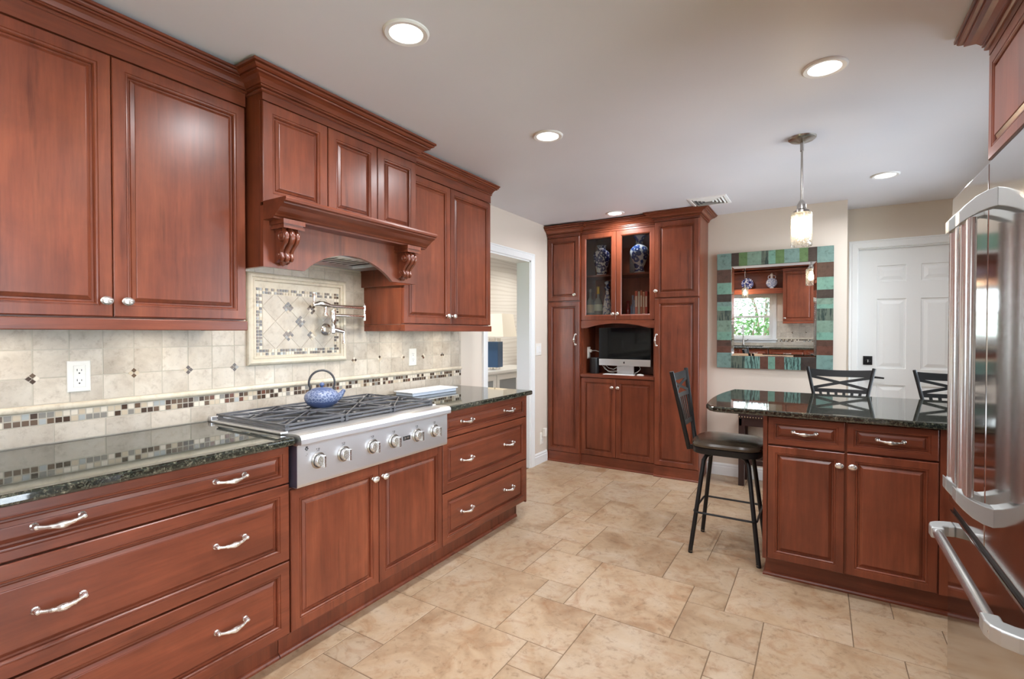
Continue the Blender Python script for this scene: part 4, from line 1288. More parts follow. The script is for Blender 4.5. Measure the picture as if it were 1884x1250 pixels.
def hutch():
    a0, a1 = -2.017, -1.285
    t = thing('hutch_cabinet', 'cherry hutch with glass doors above a desk niche and two lower doors', 'cabinet', ((a0 + a1) / 2, 4.70, 0))
    b = B(TM)
    D = -0.345
    b.box(a0, a0 + 0.018, D, -0.0205, 0.0, 2.30); b.box(a1 - 0.018, a1, D, -0.0205, 0.0, 2.30)
    b.box(a0 + 0.018, a1 - 0.018, D, D + 0.012, 0.0, 2.30)
    b.box(a0 + 0.018, a1 - 0.018, D + 0.012, -0.0205, 2.28, 2.30); b.box(a0 + 0.018, a1 - 0.018, D + 0.012, -0.0205, 1.448, 1.470)
    b.box(a0 + 0.018, a1 - 0.018, D + 0.012, -0.0215, 0.10, 0.868)
    b.build('body', WV, t)
    k = B(TM); k.box(a0, a1, -0.0205, -0.006, 0.0, 0.102); k.mold([(a0, -0.006), (a1, -0.006)], [(0, 0), (0.012, 0), (0.012, 0.008), (0.008, 0.014), (0, 0.017)], side=1); k.build('plinth', WX, t)
    s = B(TM); s.box(a0 + 0.018, a1 - 0.018, D + 0.012, -0.035, 1.853, 1.873); s.build('shelf', WX, t, bevel=0.002)
    l = B(TM); l.box(a0 + 0.0, a1, D + 0.012, 0.014, 0.872, 0.902); l.build('desk_ledge', WX, t, bevel=0.004)
    w = B(TM); w.box(a0 + 0.018, a1 - 0.018, -0.03, -0.002, 1.422, 1.447); w.build('rail', WX, t)
    # arched apron over the niche
    pts = [(a0 + 0.001, 1.352), (a0 + 0.001, 1.424), (a1 - 0.001, 1.424), (a1 - 0.001, 1.352), (a1 - 0.055, 1.352)]
    hw = (a1 - a0) / 2 - 0.055; c = (a0 + a1) / 2; rise = 0.045
    R = (hw * hw + rise * rise) / (2 * rise); th = math.asin(hw / R)
    for i in range(1, 20):
        q = lerp(th, -th, i / 20); pts.append((c + R * math.sin(q), 1.352 + rise - R + R * math.cos(q)))
    pts.append((a0 + 0.055, 1.352))
    v = B(lambda a, z, d: (a, YM - d, z)); v.prism(pts, 2, -0.020, 0.002); v.build('arched_apron', WX, t)
    mid = -1.656
    for p, q, ak in ((a0, mid, -1.682), (mid, a1, -1.636)):
        o = door(TM, p, q, 0.106, 0.866, t)
        knob(TM, -1.697 if p == a0 else -1.652 + 0.0, 0.783, o) if False else knob(TM, ak + (-0.006 if p == a0 else 0.006), 0.783, o)
        fr = 0.052
        g = B(TM)
        z0, z1 = 1.430, 2.275
        p2, q2 = p + G, q - G
        # glazed frame: four mitred members
        prof = [(0, -0.020), (0, -0.003), (0.003, 0), (fr - 0.012, 0), (fr - 0.006, -0.003), (fr, -0.010), (fr, -0.020)]
        g.mold([(p2, z0), (q2, z0), (q2, z1), (p2, z1)], prof, side=1, closed=True, axes=(0, 2, 1))
        o2 = g.build('glass_door', WV, t, sharp=0.3)
        gl = B(TM); gl.box(p2 + fr - 0.004, q2 - fr + 0.004, -0.015, -0.011, z0 + fr - 0.004, z1 - fr + 0.004); gl.build('glass_pane', SMOKED, o2)
        knob(TM, ak, 1.486, o2)
    f = B(TM); f.box(a0, a1, -0.03, 0.0, 2.277, 2.320); f.build('frieze', WX, t)
    c = B(); c.mold([(a1, YM), (a0, YM)], crown_prof(0.070, 2.296, 2.380), side=1); c.build('crown_moulding', WX, t, sharp=0.3)
hutch()

# ---- things in the hutch
def blue_white(name, scale, base=srgb(34, 44, 110), flower=srgb(226, 228, 236), cut=0.50):
    m = bpy.data.materials.new(name); nt = NT(m)
    v = nt.n('ShaderNodeTexVoronoi', i_Scale=scale); nt.l(nt.coords(), v.inputs['Vector'])
    n = nt.noise(nt.coords(), scale * 2.3, 4, 0.6, 1.5)
    ad = nt.n('ShaderNodeMath', operation='MULTIPLY_ADD', i_1=0.55); nt.l(n, ad.inputs[0]); nt.l(v.outputs['Distance'], ad.inputs[2])
    col = nt.ramp(ad.outputs[0], [(cut, flower), (cut + 0.06, srgb(120, 138, 190)), (cut + 0.12, base), (0.86, base), (0.90, flower)])
    nt.l(col, nt.b.inputs['Base Color']); nt.b.inputs['Roughness'].default_value = 0.12
    return m
PORC1 = blue_white('navy_floral_porcelain', 26)
PORC2 = blue_white('blue_floral_porcelain', 20, srgb(52, 78, 140), srgb(210, 218, 228), 0.46)
PORCW = plain('white_porcelain', srgb(222, 224, 228), 0.15)
def vase(name, c, prof, mats, label, nk):
    t = thing(name, label, 'vase', c)
    b = B(); b.lathe(prof[:nk], c, 40, close=False); b.build('body', mats[0], t)
    n = B(); n.lathe(prof[nk - 1:], c, 40, close=False); n.build('neck', mats[1], t)
    f = B(); f.lathe([(0.0, 0.0005), (prof[0][0] + 0.003, 0.0005), (prof[0][0] + 0.004, 0.012), (prof[0][0], 0.02)], c, 40, close=False); f.build('foot_rim', PORCW, t)
vase('porcelain_vase', (-1.867, 4.70, 1.873), [(0.048, 0.018), (0.050, 0.040), (0.062, 0.095), (0.078, 0.160), (0.083, 0.200), (0.080, 0.228), (0.066, 0.250), (0.045, 0.262), (0.040, 0.275), (0.044, 0.300), (0.050, 0.305), (0.046, 0.306), (0.038, 0.280)], [PORC1, blue_white('navy_collar_porcelain', 60)], 'squat navy and white floral porcelain vase behind the left glass door', 9)
vase('porcelain_vase', (-1.483, 4.70, 1.873), [(0.050, 0.018), (0.042, 0.040), (0.045, 0.070), (0.068, 0.130), (0.088, 0.190), (0.090, 0.215), (0.080, 0.245), (0.052, 0.270), (0.036, 0.290), (0.034, 0.315), (0.046, 0.345), (0.066, 0.360), (0.063, 0.363), (0.044, 0.345), (0.030, 0.312)], [PORC2, PORC2], 'tall flared blue and white porcelain vase behind the right glass door', 10)

def bottle(name, c, prof, mat, label, cap=None, capmat=None, lab=None, labmat=None, group=None):
    t = thing(name, label, 'bottle', c, group)
    b = B(); b.lathe(prof, c, 24, close=False); b.build('body', mat, t)
    if cap:
        k = B(); k.lathe(cap, c, 20, close=False); k.build('cap', capmat, t)
    if lab:
        l = B(); l.lathe(lab, c, 24, close=False); l.build('paper_label', labmat, t)
    return t
LIQ = plain('pale_glass_bottle', srgb(150, 156, 150), 0.05, 0, 0.8)
AMBER = plain('amber_glass_bottle', srgb(74, 44, 20), 0.05, 0, 0.8)
PAPER = plain('cream_bottle_label', srgb(214, 204, 176), 0.6)
GOLD = plain('yellow_foil', srgb(214, 180, 70), 0.3, 0.3)
SB = 1.4705
BG = 'bottles behind the left glass door'
bottle('liquor_bottle', (-1.955, 4.62, SB), [(0.0, 0.001), (0.036, 0.001), (0.038, 0.01), (0.038, 0.13), (0.030, 0.160), (0.013, 0.185), (0.012, 0.245)], LIQ, 'clear liquor bottle at the far left behind the left glass door',
       [(0.014, 0.240), (0.014, 0.275), (0.0, 0.276)], plain('steel_cap', srgb(170, 166, 160), 0.3, 0.8), [(0.0388, 0.035), (0.0388, 0.115)], PAPER, BG)
bottle('liquor_bottle', (-1.900, 4.69, SB), [(0.0, 0.001), (0.042, 0.001), (0.044, 0.01), (0.044, 0.135), (0.034, 0.165), (0.015, 0.190), (0.014, 0.250)], LIQ, 'clear liquor bottle with yellow capped neck behind the left glass door',
       [(0.016, 0.225), (0.016, 0.300), (0.0, 0.301)], GOLD, [(0.0448, 0.055), (0.0448, 0.120)], plain('green_white_label', srgb(206, 216, 196), 0.6), BG)
bottle('liquor_bottle', (-1.832, 4.76, SB), [(0.0, 0.001), (0.036, 0.001), (0.038, 0.01), (0.038, 0.130), (0.028, 0.165), (0.013, 0.190), (0.012, 0.255)], AMBER, 'amber liquor bottle half hidden behind the white decanter',
       [(0.014, 0.235), (0.014, 0.275), (0.0, 0.276)], plain('orange_cap', srgb(186, 110, 50), 0.4), [(0.0388, 0.030), (0.0388, 0.10)], PAPER, BG)
bottle('decanter', (-1.797, 4.67, SB), [(0.0, 0.001), (0.045, 0.001), (0.047, 0.008), (0.044, 0.07), (0.030, 0.16), (0.018, 0.235), (0.016, 0.265)], blue_white('painted_decanter', 44, srgb(228, 224, 218), srgb(120, 128, 164), 0.30), 'tall tapering white decanter with blue pattern and ball stopper',
       [(0.016, 0.262), (0.030, 0.285), (0.014, 0.300), (0.014, 0.312), (0.026, 0.326), (0.026, 0.338), (0.014, 0.350), (0.0, 0.352)], PORC2)
bottle('sauce_bottle', (-1.587, 4.68, SB), [(0.0, 0.001), (0.022, 0.001), (0.024, 0.008), (0.024, 0.065), (0.013, 0.085), (0.012, 0.125), (0.016, 0.128), (0.016, 0.145), (0.0, 0.146)], plain('red_lacquer', srgb(128, 36, 32), 0.2), 'small red bottle at the left behind the right glass door')
BLG = plain('blue_glass', srgb(110, 130, 158), 0.05, 0, 0.8)
bottle('glass_bottle', (-1.546, 4.70, SB), [(0.0, 0.001), (0.022, 0.001), (0.023, 0.01), (0.023, 0.09), (0.010, 0.115), (0.010, 0.200), (0.0, 0.201)], BLG, 'slim pale blue glass bottle between the red bottle and the books')
bottle('glass_bottle', (-1.518, 4.66, SB), [(0.0, 0.001), (0.018, 0.001), (0.019, 0.01), (0.019, 0.075), (0.009, 0.095), (0.009, 0.150), (0.0, 0.151)], plain('grey_blue_glass', srgb(126, 140, 160), 0.05, 0, 0.8), 'short grey blue glass bottle leaning close to the red books')
BK = [(-1.500, 0.026, 0.232, srgb(196, 96, 70), 'thick coral red book first from the left on the shelf'), (-1.473, 0.022, 0.228, srgb(214, 196, 172), 'cream book between two reddish books on the shelf'),
      (-1.450, 0.022, 0.236, srgb(186, 98, 62), 'rust orange book third from the left on the shelf'), (-1.427, 0.022, 0.222, srgb(206, 150, 116), 'tan book fourth from the left on the shelf'), (-1.404, 0.024, 0.226, srgb(190, 70, 56), 'red book at the right end of the shelf row')]
for i, (x, w, h, c, lb) in enumerate(BK):
    t = thing('book', lb, 'book', (x + w / 2, 4.69, SB), 'books behind the right glass door')
    m = plain('book_cover_%s' % 'abcde'[i], c, 0.5)
    b = B(); b.box(x, x + w - 0.001, 4.62, 4.78, SB, SB + h); b.build('cover', m, t, bevel=0.002)
    p = B(); p.box(x + 0.003, x + w - 0.004, 4.625, 4.779, SB + h, SB + h + 0.0008); p.build('pages', PORCW, t)
    q = B(); q.box(x + 0.004, x + w - 0.005, 4.6190, 4.62, SB + h * 0.35, SB + h * 0.80); q.build('spine_title', plain('spine_band_%s' % 'abcde'[i], srgb(232, 214, 190), 0.6), t)
b = B(); b.box(-1.615, -1.560, 4.80, 4.855, 1.8735, 2.13)
tag(b.build('storage_box', plain('black_leatherette', (0.02, 0.016, 0.014, 1), 0.4), bevel=0.003), 'wider dark upright box in shadow left behind the tall blue vase', 'box')
b = B(); b.box(-1.553, -1.525, 4.80, 4.855, 1.8735, 2.15)
tag(b.build('storage_box', plain('black_leatherette', (0.02, 0.016, 0.014, 1), 0.4), bevel=0.003), 'narrow dark upright box in shadow directly behind the tall blue vase', 'box')

# ---- desk niche
def computer():
    cx, y = -1.612, 4.64
    t = thing('desktop_computer', 'silver all in one desktop computer with black screen in the hutch niche', 'computer', (cx, 4.66, 0.902))
    T = lambda a, d, z: (cx + a, y - d, z)
    b = B(T); b.box(-0.258, 0.258, -0.028, 0.0, 0.985, 1.355); b.build('housing', ALU, t, bevel=0.006)
    s = B(T); s.box(-0.257, 0.257, 0.0, 0.002, 1.050, 1.354); s.build('screen', SCREEN, t)
    c = B(T); c.box(-0.257, 0.257, 0.0, 0.0015, 0.986, 1.0495); c.build('chin', ALU, t)
    st = B(T); st.prism([(0.0, 0.902), (0.0, 0.908), (-0.06, 0.916), (-0.085, 1.02), (-0.060, 1.10), (-0.028, 1.10), (-0.035, 1.0), (-0.02, 0.925), (0.075, 0.908), (0.075, 0.902)][::-1], 0, -0.095, 0.095) if False else st.box(-0.085, 0.085, -0.05, -0.036, 0.905, 1.10)
    st.box(-0.085, 0.085, -0.14, 0.03, 0.9025, 0.9085); st.build('stand', ALU, t, bevel=0.002)
    lg = B(T)
    pts = [(0.0085 * math.cos(q) * (1.0 - 0.10 * math.cos(2 * q)), 1.017 + 0.0095 * math.sin(q)) for q in [2 * PI * i / 28 for i in range(28)]]
    bite = []
    for (x, z) in pts:       # round fruit outline with a bite out of the right side
        dx, dz = x - 0.0108, z - 1.018
        r = math.hypot(dx, dz)
        if r < 0.0048:
            x, z = 0.0108 + dx / r * 0.0048, 1.018 + dz / r * 0.0048
        bite.append((x, z))
    v = [(x, 0.0018, z) for x, z in bite]
    lg.add(v + [(0, 0.0018, 1.017)], [(i, (i + 1) % 28, 28) for i in range(28)])
    lg.add([(0.0, 0.0018, 1.0275), (0.0035, 0.0018, 1.0290), (0.0045, 0.0018, 1.0330), (0.0008, 0.0018, 1.0312)], [(0, 1, 2, 3)])
    lg.build('logo', BLACKP, t)
computer()
b = B(); b.box(-1.79, -1.485, 4.535, 4.615, 0.9025, 0.908); kb = b.build('keyboard', PLASTIC, bevel=0.002)
tag(kb, 'white keyboard lying on the ledge under the computer', 'keyboard')
k = B()
for r in range(4):
    for q in range(13):
        k.box(-1.783 + q * 0.0226, -1.783 + q * 0.0226 + 0.019, 4.541 + r * 0.018, 4.541 + r * 0.018 + 0.0145, 0.908, 0.910)
kk = k.build('keys', WHITE, kb)
b = B(); b.lathe([(0.026, 0.0), (0.028, 0.006), (0.022, 0.014), (0.0, 0.018)], (-1.432, 4.575, 0.9025), 24, sx=1.25, sy=0.8, close=False)
tag(b.build('computer_mouse', PLASTIC), 'white computer mouse on the ledge right of the keyboard', 'mouse')
def speaker():
    c = (-1.925, 4.655, 0.902)
    t = thing('speaker', 'black cylindrical speaker left of the computer', 'speaker', c)
    b = B(); b.lathe([(0.0, 0.0), (0.046, 0.0), (0.047, 0.004), (0.047, 0.150)], c, 32, close=False); b.build('body', BLACKP, t)
    k = B(); k.lathe([(0.047, 0.150), (0.046, 0.156), (0.034, 0.160), (0.0, 0.160)], c, 32, close=False); k.build('top', IRON, t)
speaker()
TN = lambda a, d, z: (-1.999 + d, a, z)
outlet(TN, 4.684, 1.105, 'outlet on the left inner side of the desk niche')
b = B(TN); b.box(4.670, 4.700, 0.0085, 0.032, 1.108, 1.138)
tag(b.build('charger', PLASTIC, bevel=0.004), 'white charger plugged in beside the computer', 'charger')
b = B()
b.tube([(-1.968, 4.685, 1.125), (-1.93, 4.70, 1.128), (-1.89, 4.72, 1.112), (-1.875, 4.75, 1.06), (-1.86, 4.77, 0.96), (-1.82, 4.76, 0.915), (-1.74, 4.72, 0.908)], 0.0035, 8)
tag(b.build('charger_cable', PLASTIC), 'white cable running from the charger behind the computer', 'cable')
b = B()
b.tube([(-1.86, 4.70, 0.985), (-1.82, 4.68, 0.945), (-1.77, 4.67, 0.925), (-1.70, 4.67, 0.930), (-1.65, 4.69, 0.95)], 0.003, 8)
b.tube([(-1.83, 4.71, 0.985), (-1.79, 4.70, 0.955), (-1.74, 4.70, 0.945), (-1.69, 4.71, 0.975)], 0.003, 8)
b.tube([(-1.49, 4.72, 0.99), (-1.47, 4.70, 0.955), (-1.49, 4.68, 0.93), (-1.53, 4.68, 0.91)], 0.003, 8)
tag(b.build('computer_cable', PLASTIC), 'looped white cables hanging under the computer screen', 'cable')

# ================================================================= mirror in a patchwork frame
def patch_mat(name, col, drip=False, seed=0):
    m = bpy.data.materials.new(name); nt = NT(m)
    n = nt.noise(nt.coords((1, 1, 1)), 24, 6, 0.7)
    n2 = nt.noise(nt.coords((60, 60, 6) if drip else (14, 14, 14)), 1.0, 4, 0.7)
    dark = tuple(c * 0.55 for c in col[:3]) + (1,); lite = tuple(min(1, c * 1.18 + 0.01) for c in col[:3]) + (1,)
    c = nt.ramp(n, [(0.32, dark), (0.46, col), (0.72, lite)])
    if drip:
        f = nt.ramp(n2, [(0.50, (0, 0, 0, 1)), (0.56, (1, 1, 1, 1))])
        c = nt.mix(f, c, (0.02, 0.045, 0.04, 1))
    nt.l(c, nt.b.inputs['Base Color']); nt.b.inputs['Roughness'].default_value = 0.35
    return m
PM = [patch_mat('patch_teal', srgb(110, 140, 134)), patch_mat('patch_mint', srgb(110, 152, 136)), patch_mat('patch_brown', srgb(80, 56, 46)), patch_mat('patch_black_brown', srgb(56, 46, 42)),
      patch_mat('patch_green', srgb(88, 118, 74)), patch_mat('patch_sage', srgb(116, 142, 126)), patch_mat('patch_dripped_mint', srgb(112, 152, 144), True), patch_mat('patch_striped', srgb(92, 104, 92), True), patch_mat('patch_red_brown', srgb(94, 60, 48)),
      plain('frame_edge', (0.02, 0.02, 0.02, 1), 0.5)]
def mirror():
    zb = 0.990; th = math.radians(0.85)
    t = thing('wall_mirror', 'square wall mirror in a patchwork frame of teal and brown pieces', 'mirror', (-0.359, YB, zb))
    def T(a, d, z):
        h = z - zb
        return (a, YB - 0.010 - d * math.cos(th) - h * math.sin(th), zb + h * math.cos(th) - d * math.sin(th))
    x0, x1, xi0, xi1, z0, z1, zi0, zi1 = -0.806, 0.088, -0.687, -0.029, 0.990, 2.022, 1.098, 1.905
    b = B(T)
    b.box(x0, x1, 0.0, 0.012, z0, zi0 + 0.001, 9); b.box(x0, x1, 0.0, 0.012, zi1 - 0.001, z1, 9); b.box(x0, xi0, 0.0, 0.012, zi0, zi1, 9); b.box(xi1, x1, 0.0, 0.012, zi0, zi1, 9)
    def row(cuts, mats, z_0, z_1):
        for i, m in enumerate(mats):
            b.box(cuts[i], cuts[i + 1], 0.012, 0.020, z_0, z_1, m)
    def colm(cuts, mats, a_0, a_1):
        for i, m in enumerate(mats):
            b.box(a_0, a_1, 0.012, 0.020, cuts[i + 1], cuts[i], m)
    row([x0, xi0, -0.624, -0.557, -0.445, -0.389, -0.335, -0.269, -0.156, -0.093, xi1, x1], [0, 3, 4, 5, 7, 1, 4, 0, 4, 3, 0], zi1, z1)
    row([x0, xi0, -0.574, -0.452, -0.388, -0.334, -0.264, -0.142, xi1, x1], [0, 7, 6, 8, 1, 8, 6, 3, 0], z0, zi0)
    colm([zi1, 1.878, 1.759, 1.656, 1.587, 1.547, 1.508, 1.419, 1.315, 1.241, 1.186, 1.127, zi0], [0, 2, 1, 3, 0, 1, 7, 5, 1, 2, 8, 0], x0, xi0)
    colm([zi1, 1.889, 1.768, 1.664, 1.593, 1.543, 1.507, 1.408, 1.310, 1.247, 1.197, 1.121, zi0], [0, 2, 1, 3, 5, 1, 7, 5, 1, 2, 8, 0], xi1, x1)
    b.build('frame', PM, t, bevel=0.0008)
    g = B(T)
    bw = 0.024
    g.panel(xi0, xi1, zi0, zi1, [(0, 0.002), (0, 0.0085), (bw, 0.0105)])
    g.build('mirror_glass', MIRRORG, t, sharp=0.001)
mirror()

# ================================================================= peninsula
YP = 2.92
TP = lambda a, d, z: (a, YP - d, z)
def peninsula():
    t = thing('peninsula_cabinet', 'cherry peninsula cabinet with two drawers over two doors', 'cabinet', (0.30, 3.2, 0))
    b = B(TP); b.box(-0.234, 1.24, -0.56, -0.0205, 0.115, 0.872); b.build('body', WV, t)
    e = B(TP); e.box(-0.255, -0.235, -0.56, -0.006, 0.112, 0.872); e.build('end_panel', WV, t)
    k = B(TP); k.box(-0.245, 1.24, -0.54, -0.075, 0.0, 0.114)
    k.mold([(-0.245, -0.50), (-0.245, -0.075), (1.24, -0.075)], [(0, 0), (0.013, 0), (0.013, 0.008), (0.009, 0.015), (0.003, 0.019), (0, 0.019)], side=1)
    k.build('toe_kick', WX, t)
    f = B(TP); f.box(0.464, 1.24, -0.0205, -0.004, 0.116, 0.872); f.build('filler_panel', WV, t)
    for a0, a1, ah, ak in ((-0.232, 0.106, -0.067, 0.082), (0.112, 0.460, 0.283, 0.136)):
        drawer(TP, a0, a1, 0.722, 0.868, t, WX, (ah,), fr=0.040, zh=0.797)
        d = door(TP, a0, a1, 0.118, 0.716, t, fr=0.048)
        knob(TP, ak, 0.655, d)
peninsula()
pts = [(-0.470, 2.882), (-0.500, 2.892), (-0.528, 2.925), (-0.552, 2.985)]
for i in range(1, 10):
    u = i / 9.0
    y = lerp(2.985, 3.862, u)
    pts.append((-0.552 - 0.034 * math.sin(PI * min(1, u * 1.0)) + 0.026 * u, y))
pts += [(1.245, 3.862), (1.245, 2.882)]
b = B(); b.prism(pts, 2, 0.872, 0.903)
tag(b.build('granite_countertop', GRANITE, bevel=0.010, seg=4), 'polished dark granite peninsula top with bowed rounded end', 'countertop')

# ================================================================= bar stools
def superloop(h, n, z, p=4.0, N=48):
    out = []
    for i in range(N):
        q = 2 * PI * i / N
        c, s = math.cos(q), math.sin(q)
        out.append((h * math.copysign(abs(c) ** (2 / p), c), h * math.copysign(abs(s) ** (2 / p), s), z))
    return out
def rings(b, loops, mi=0):
    N = len(loops[0]); vs = [p for L in loops for p in L]; fs = []
    for i in range(len(loops) - 1):
        for k in range(N):
            fs.append((i * N + k, i * N + (k + 1) % N, (i + 1) * N + (k + 1) % N, (i + 1) * N + k))
    fs.append(tuple(range(N - 1, -1, -1))); fs.append(tuple((len(loops) - 1) * N + k for k in range(N)))
    b.add(vs, fs, mi, True)
def bar_stool():
    t = thing('bar_stool', 'dark metal bar stool with brown leather seat at the open end of the peninsula', 'bar stool', (0, 0, 0), 'metal bar stools')
    b = B(); rings(b, [superloop(0.184, 0, 0.629), superloop(0.193, 0, 0.635), superloop(0.196, 0, 0.648), superloop(0.191, 0, 0.661), superloop(0.168, 0, 0.671), superloop(0.12, 0, 0.678), superloop(0.05, 0, 0.681)])
    b.build('seat', LEATHER, t)
    b = B(); rings(b, [superloop(0.180, 0, 0.594), superloop(0.190, 0, 0.596), superloop(0.192, 0, 0.602), superloop(0.192, 0, 0.629), superloop(0.186, 0, 0.631)])
    b.lathe([(0.075, 0.578), (0.075, 0.594)], (0, 0, 0), 20)
    b.build('seat_frame', BLACKM, t)
    for sx in (-1, 1):
        for sy in (-1, 1):
            l = B(); l.tube([(sx * 0.045, sy * 0.045, 0.582), (sx * 0.085, sy * 0.085, 0.582), (sx * 0.108, sy * 0.108, 0.574), (sx * 0.121, sy * 0.121, 0.548), (sx * 0.183, sy * 0.183, 0.012)], 0.0125, 12)
            lo = l.build('leg', BLACKM, t)
            g = B(); g.lathe([(0.011, 0.0), (0.013, 0.003), (0.013, 0.014), (0.0, 0.014)], (sx * 0.183, sy * 0.183, 0), 14, close=False)
            g.lathe([(0.0136, 0.012), (0.0136, 0.015)], (sx * 0.182, sy * 0.182, 0), 14, mi=1); g.build('foot_glide', [BLACKP, NICKEL], lo)
    r = B(); h = 0.170; c = 0.03; pts = []
    for (x, y, q0) in ((h - c, h - c, 0), (-(h - c), h - c, PI / 2), (-(h - c), -(h - c), PI), (h - c, -(h - c), 1.5 * PI)):
        pts += [(x + c * math.cos(q0 + PI / 2 * i / 5), y + c * math.sin(q0 + PI / 2 * i / 5), 0.243) for i in range(6)]
    r.tube(pts, 0.0062, 8, closed=True); r.build('foot_ring', BLACKM, t)
    half = lambda z: lerp(0.093, 0.186, (z - 0.60) / 0.47)
    bx = lambda s, z: lerp(-0.213, -0.296, (z - 0.60) / 0.47) - 0.016 * (1 - s * s) * (z - 0.6) / 0.47
    for s in (-1, 1):
        p = B(); p.tube([(bx(s, z), s * half(z), z) for z in (0.598, 0.70, 0.80, 0.90, 1.0, 1.072)], 0.0135, 12, flat=0.8, upv=(1, 0, 0))
        p.bar((-0.180, s * 0.085, 0.612), (-0.216, s * 0.093, 0.612), 0.02, 0.025)
        p.build('back_post', BLACKM, t)
    def plate(f0, f1, th=0.005, N=16):
        """strip between two curves z=f0(s), z=f1(s) lying in the curved back"""
        b = B(); vs, fs = [], []
        for i in range(N + 1):
            s = -0.97 + 1.94 * i / N
            for z, o in ((f0(s), 0), (f1(s), 0), (f1(s), th), (f0(s), th)):
                vs.append((bx(s, z) + o - th / 2, s * half(z), z))
        for i in range(N):
            for k in range(4):
                fs.append((i * 4 + k, i * 4 + (k + 1) % 4, i * 4 + 4 + (k + 1) % 4, i * 4 + 4 + k))
        fs += [(0, 1, 2, 3), tuple(N * 4 + k for k in range(4))]
        return b.add(vs, fs, 0, True)
    plate(lambda s: 1.014 - 0.004 * (1 - s * s), lambda s: 1.062 - 0.008 * (1 - s * s)).build('top_rail', BLACKM, t)
    plate(lambda s: 0.906, lambda s: 0.930).build('middle_rail', BLACKM, t)
    plate(lambda s: 0.735, lambda s: 0.762).build('lower_rail', BLACKM, t)
    for sg in (-1, 1):
        plate(lambda s: 0.972 + sg * 0.040 * s - 0.009, lambda s: 0.972 + sg * 0.040 * s + 0.009, 0.005 if sg > 0 else 0.0052).build('cross_brace', BLACKM, t)
    for k in range(6):
        s0 = -0.72 + 1.44 * k / 5
        c = B(); zs = [0.750 + 0.165 * i / 6 for i in range(7)]
        vs, fs = [], []
        for z in zs:
            w = 0.0085 / half(z)
            for ds, o in ((-w, 0), (w, 0), (w, 0.004), (-w, 0.004)):
                vs.append((bx(s0, z) + o - 0.002, (s0 + ds) * half(z), z))
        for i in range(6):
            for q in range(4):
                fs.append((i * 4 + q, i * 4 + (q + 1) % 4, i * 4 + 4 + (q + 1) % 4, i * 4 + 4 + q))
        fs += [(0, 1, 2, 3), (24, 25, 26, 27)]
        c.add(vs, fs).build('back_slat', BLACKM, t)
    return t
st = bar_stool()
st.location = (-0.466, 3.232, 0)
dup(st, (0.112, 3.690, 0), -PI / 2, 'dark metal bar stool behind the peninsula, in front of the door lever')
dup(st, (0.690, 3.690, 0), -PI / 2, 'dark metal bar stool behind the peninsula, partly hidden by the refrigerator')

def dark_stool():
    x0, x1, y0, y1 = -0.590, -0.150, 4.610, 4.868
    t = thing('counter_stool', 'dark wood stool with nailhead trim standing against the wall under the mirror', 'stool', ((x0 + x1) / 2, (y0 + y1) / 2, 0))
    for x in (x0, x1 - 0.045):
        for y in (y0, y1 - 0.045):
            b = B(); b.prism([(x, y), (x + 0.045, y), (x + 0.045, y + 0.045), (x, y + 0.045)], 2, 0.0, 0.60); b.build('leg', DARKWOOD, t, bevel=0.002)
    b = B(); b.box(x0 + 0.004, x1 - 0.004, y0 + 0.004, y0 + 0.024, 0.515, 0.575); b.box(x0 + 0.004, x1 - 0.004, y1 - 0.024, y1 - 0.004, 0.515, 0.575)
    b.box(x0 + 0.004, x0 + 0.024, y0, y1, 0.515, 0.575); b.box(x1 - 0.024, x1 - 0.004, y0, y1, 0.515, 0.575); b.build('apron', DARKWOOD, t)
    b = B(); b.box(x0 + 0.045, x1 - 0.045, y0 + 0.012, y0 + 0.034, 0.185, 0.225); b.build('stretcher', DARKWOOD, t)
    b = B(); b.box(x0 + 0.045, x1 - 0.045, y1 - 0.034, y1 - 0.012, 0.185, 0.225); b.build('stretcher', DARKWOOD, t)
    b = B(); b.box(x0 - 0.004, x1 + 0.004, y0 - 0.004, y1, 0.572, 0.645); b.build('seat', DARKLEATHER, t, bevel=0.018, seg=4)
    n = B()
    k = int((x1 - x0) / 0.021)
    for i in range(k + 1):
        n.lathe([(0.006, 0), (0.005, -0.002), (0.0, -0.0035)], (x0 + 0.006 + i * (x1 - x0 - 0.012) / k, y0 - 0.003, 0.592), 8, ax=1, close=False)
    for i in range(12):
        n.lathe([(0.006, 0), (0.005, -0.002), (0.0, -0.0035)], (x0 - 0.003, y0 + 0.008 + i * 0.021, 0.592), 8, ax=0, close=False)
    n.build('nailhead_trim', BRASSN, t)
dark_stool()

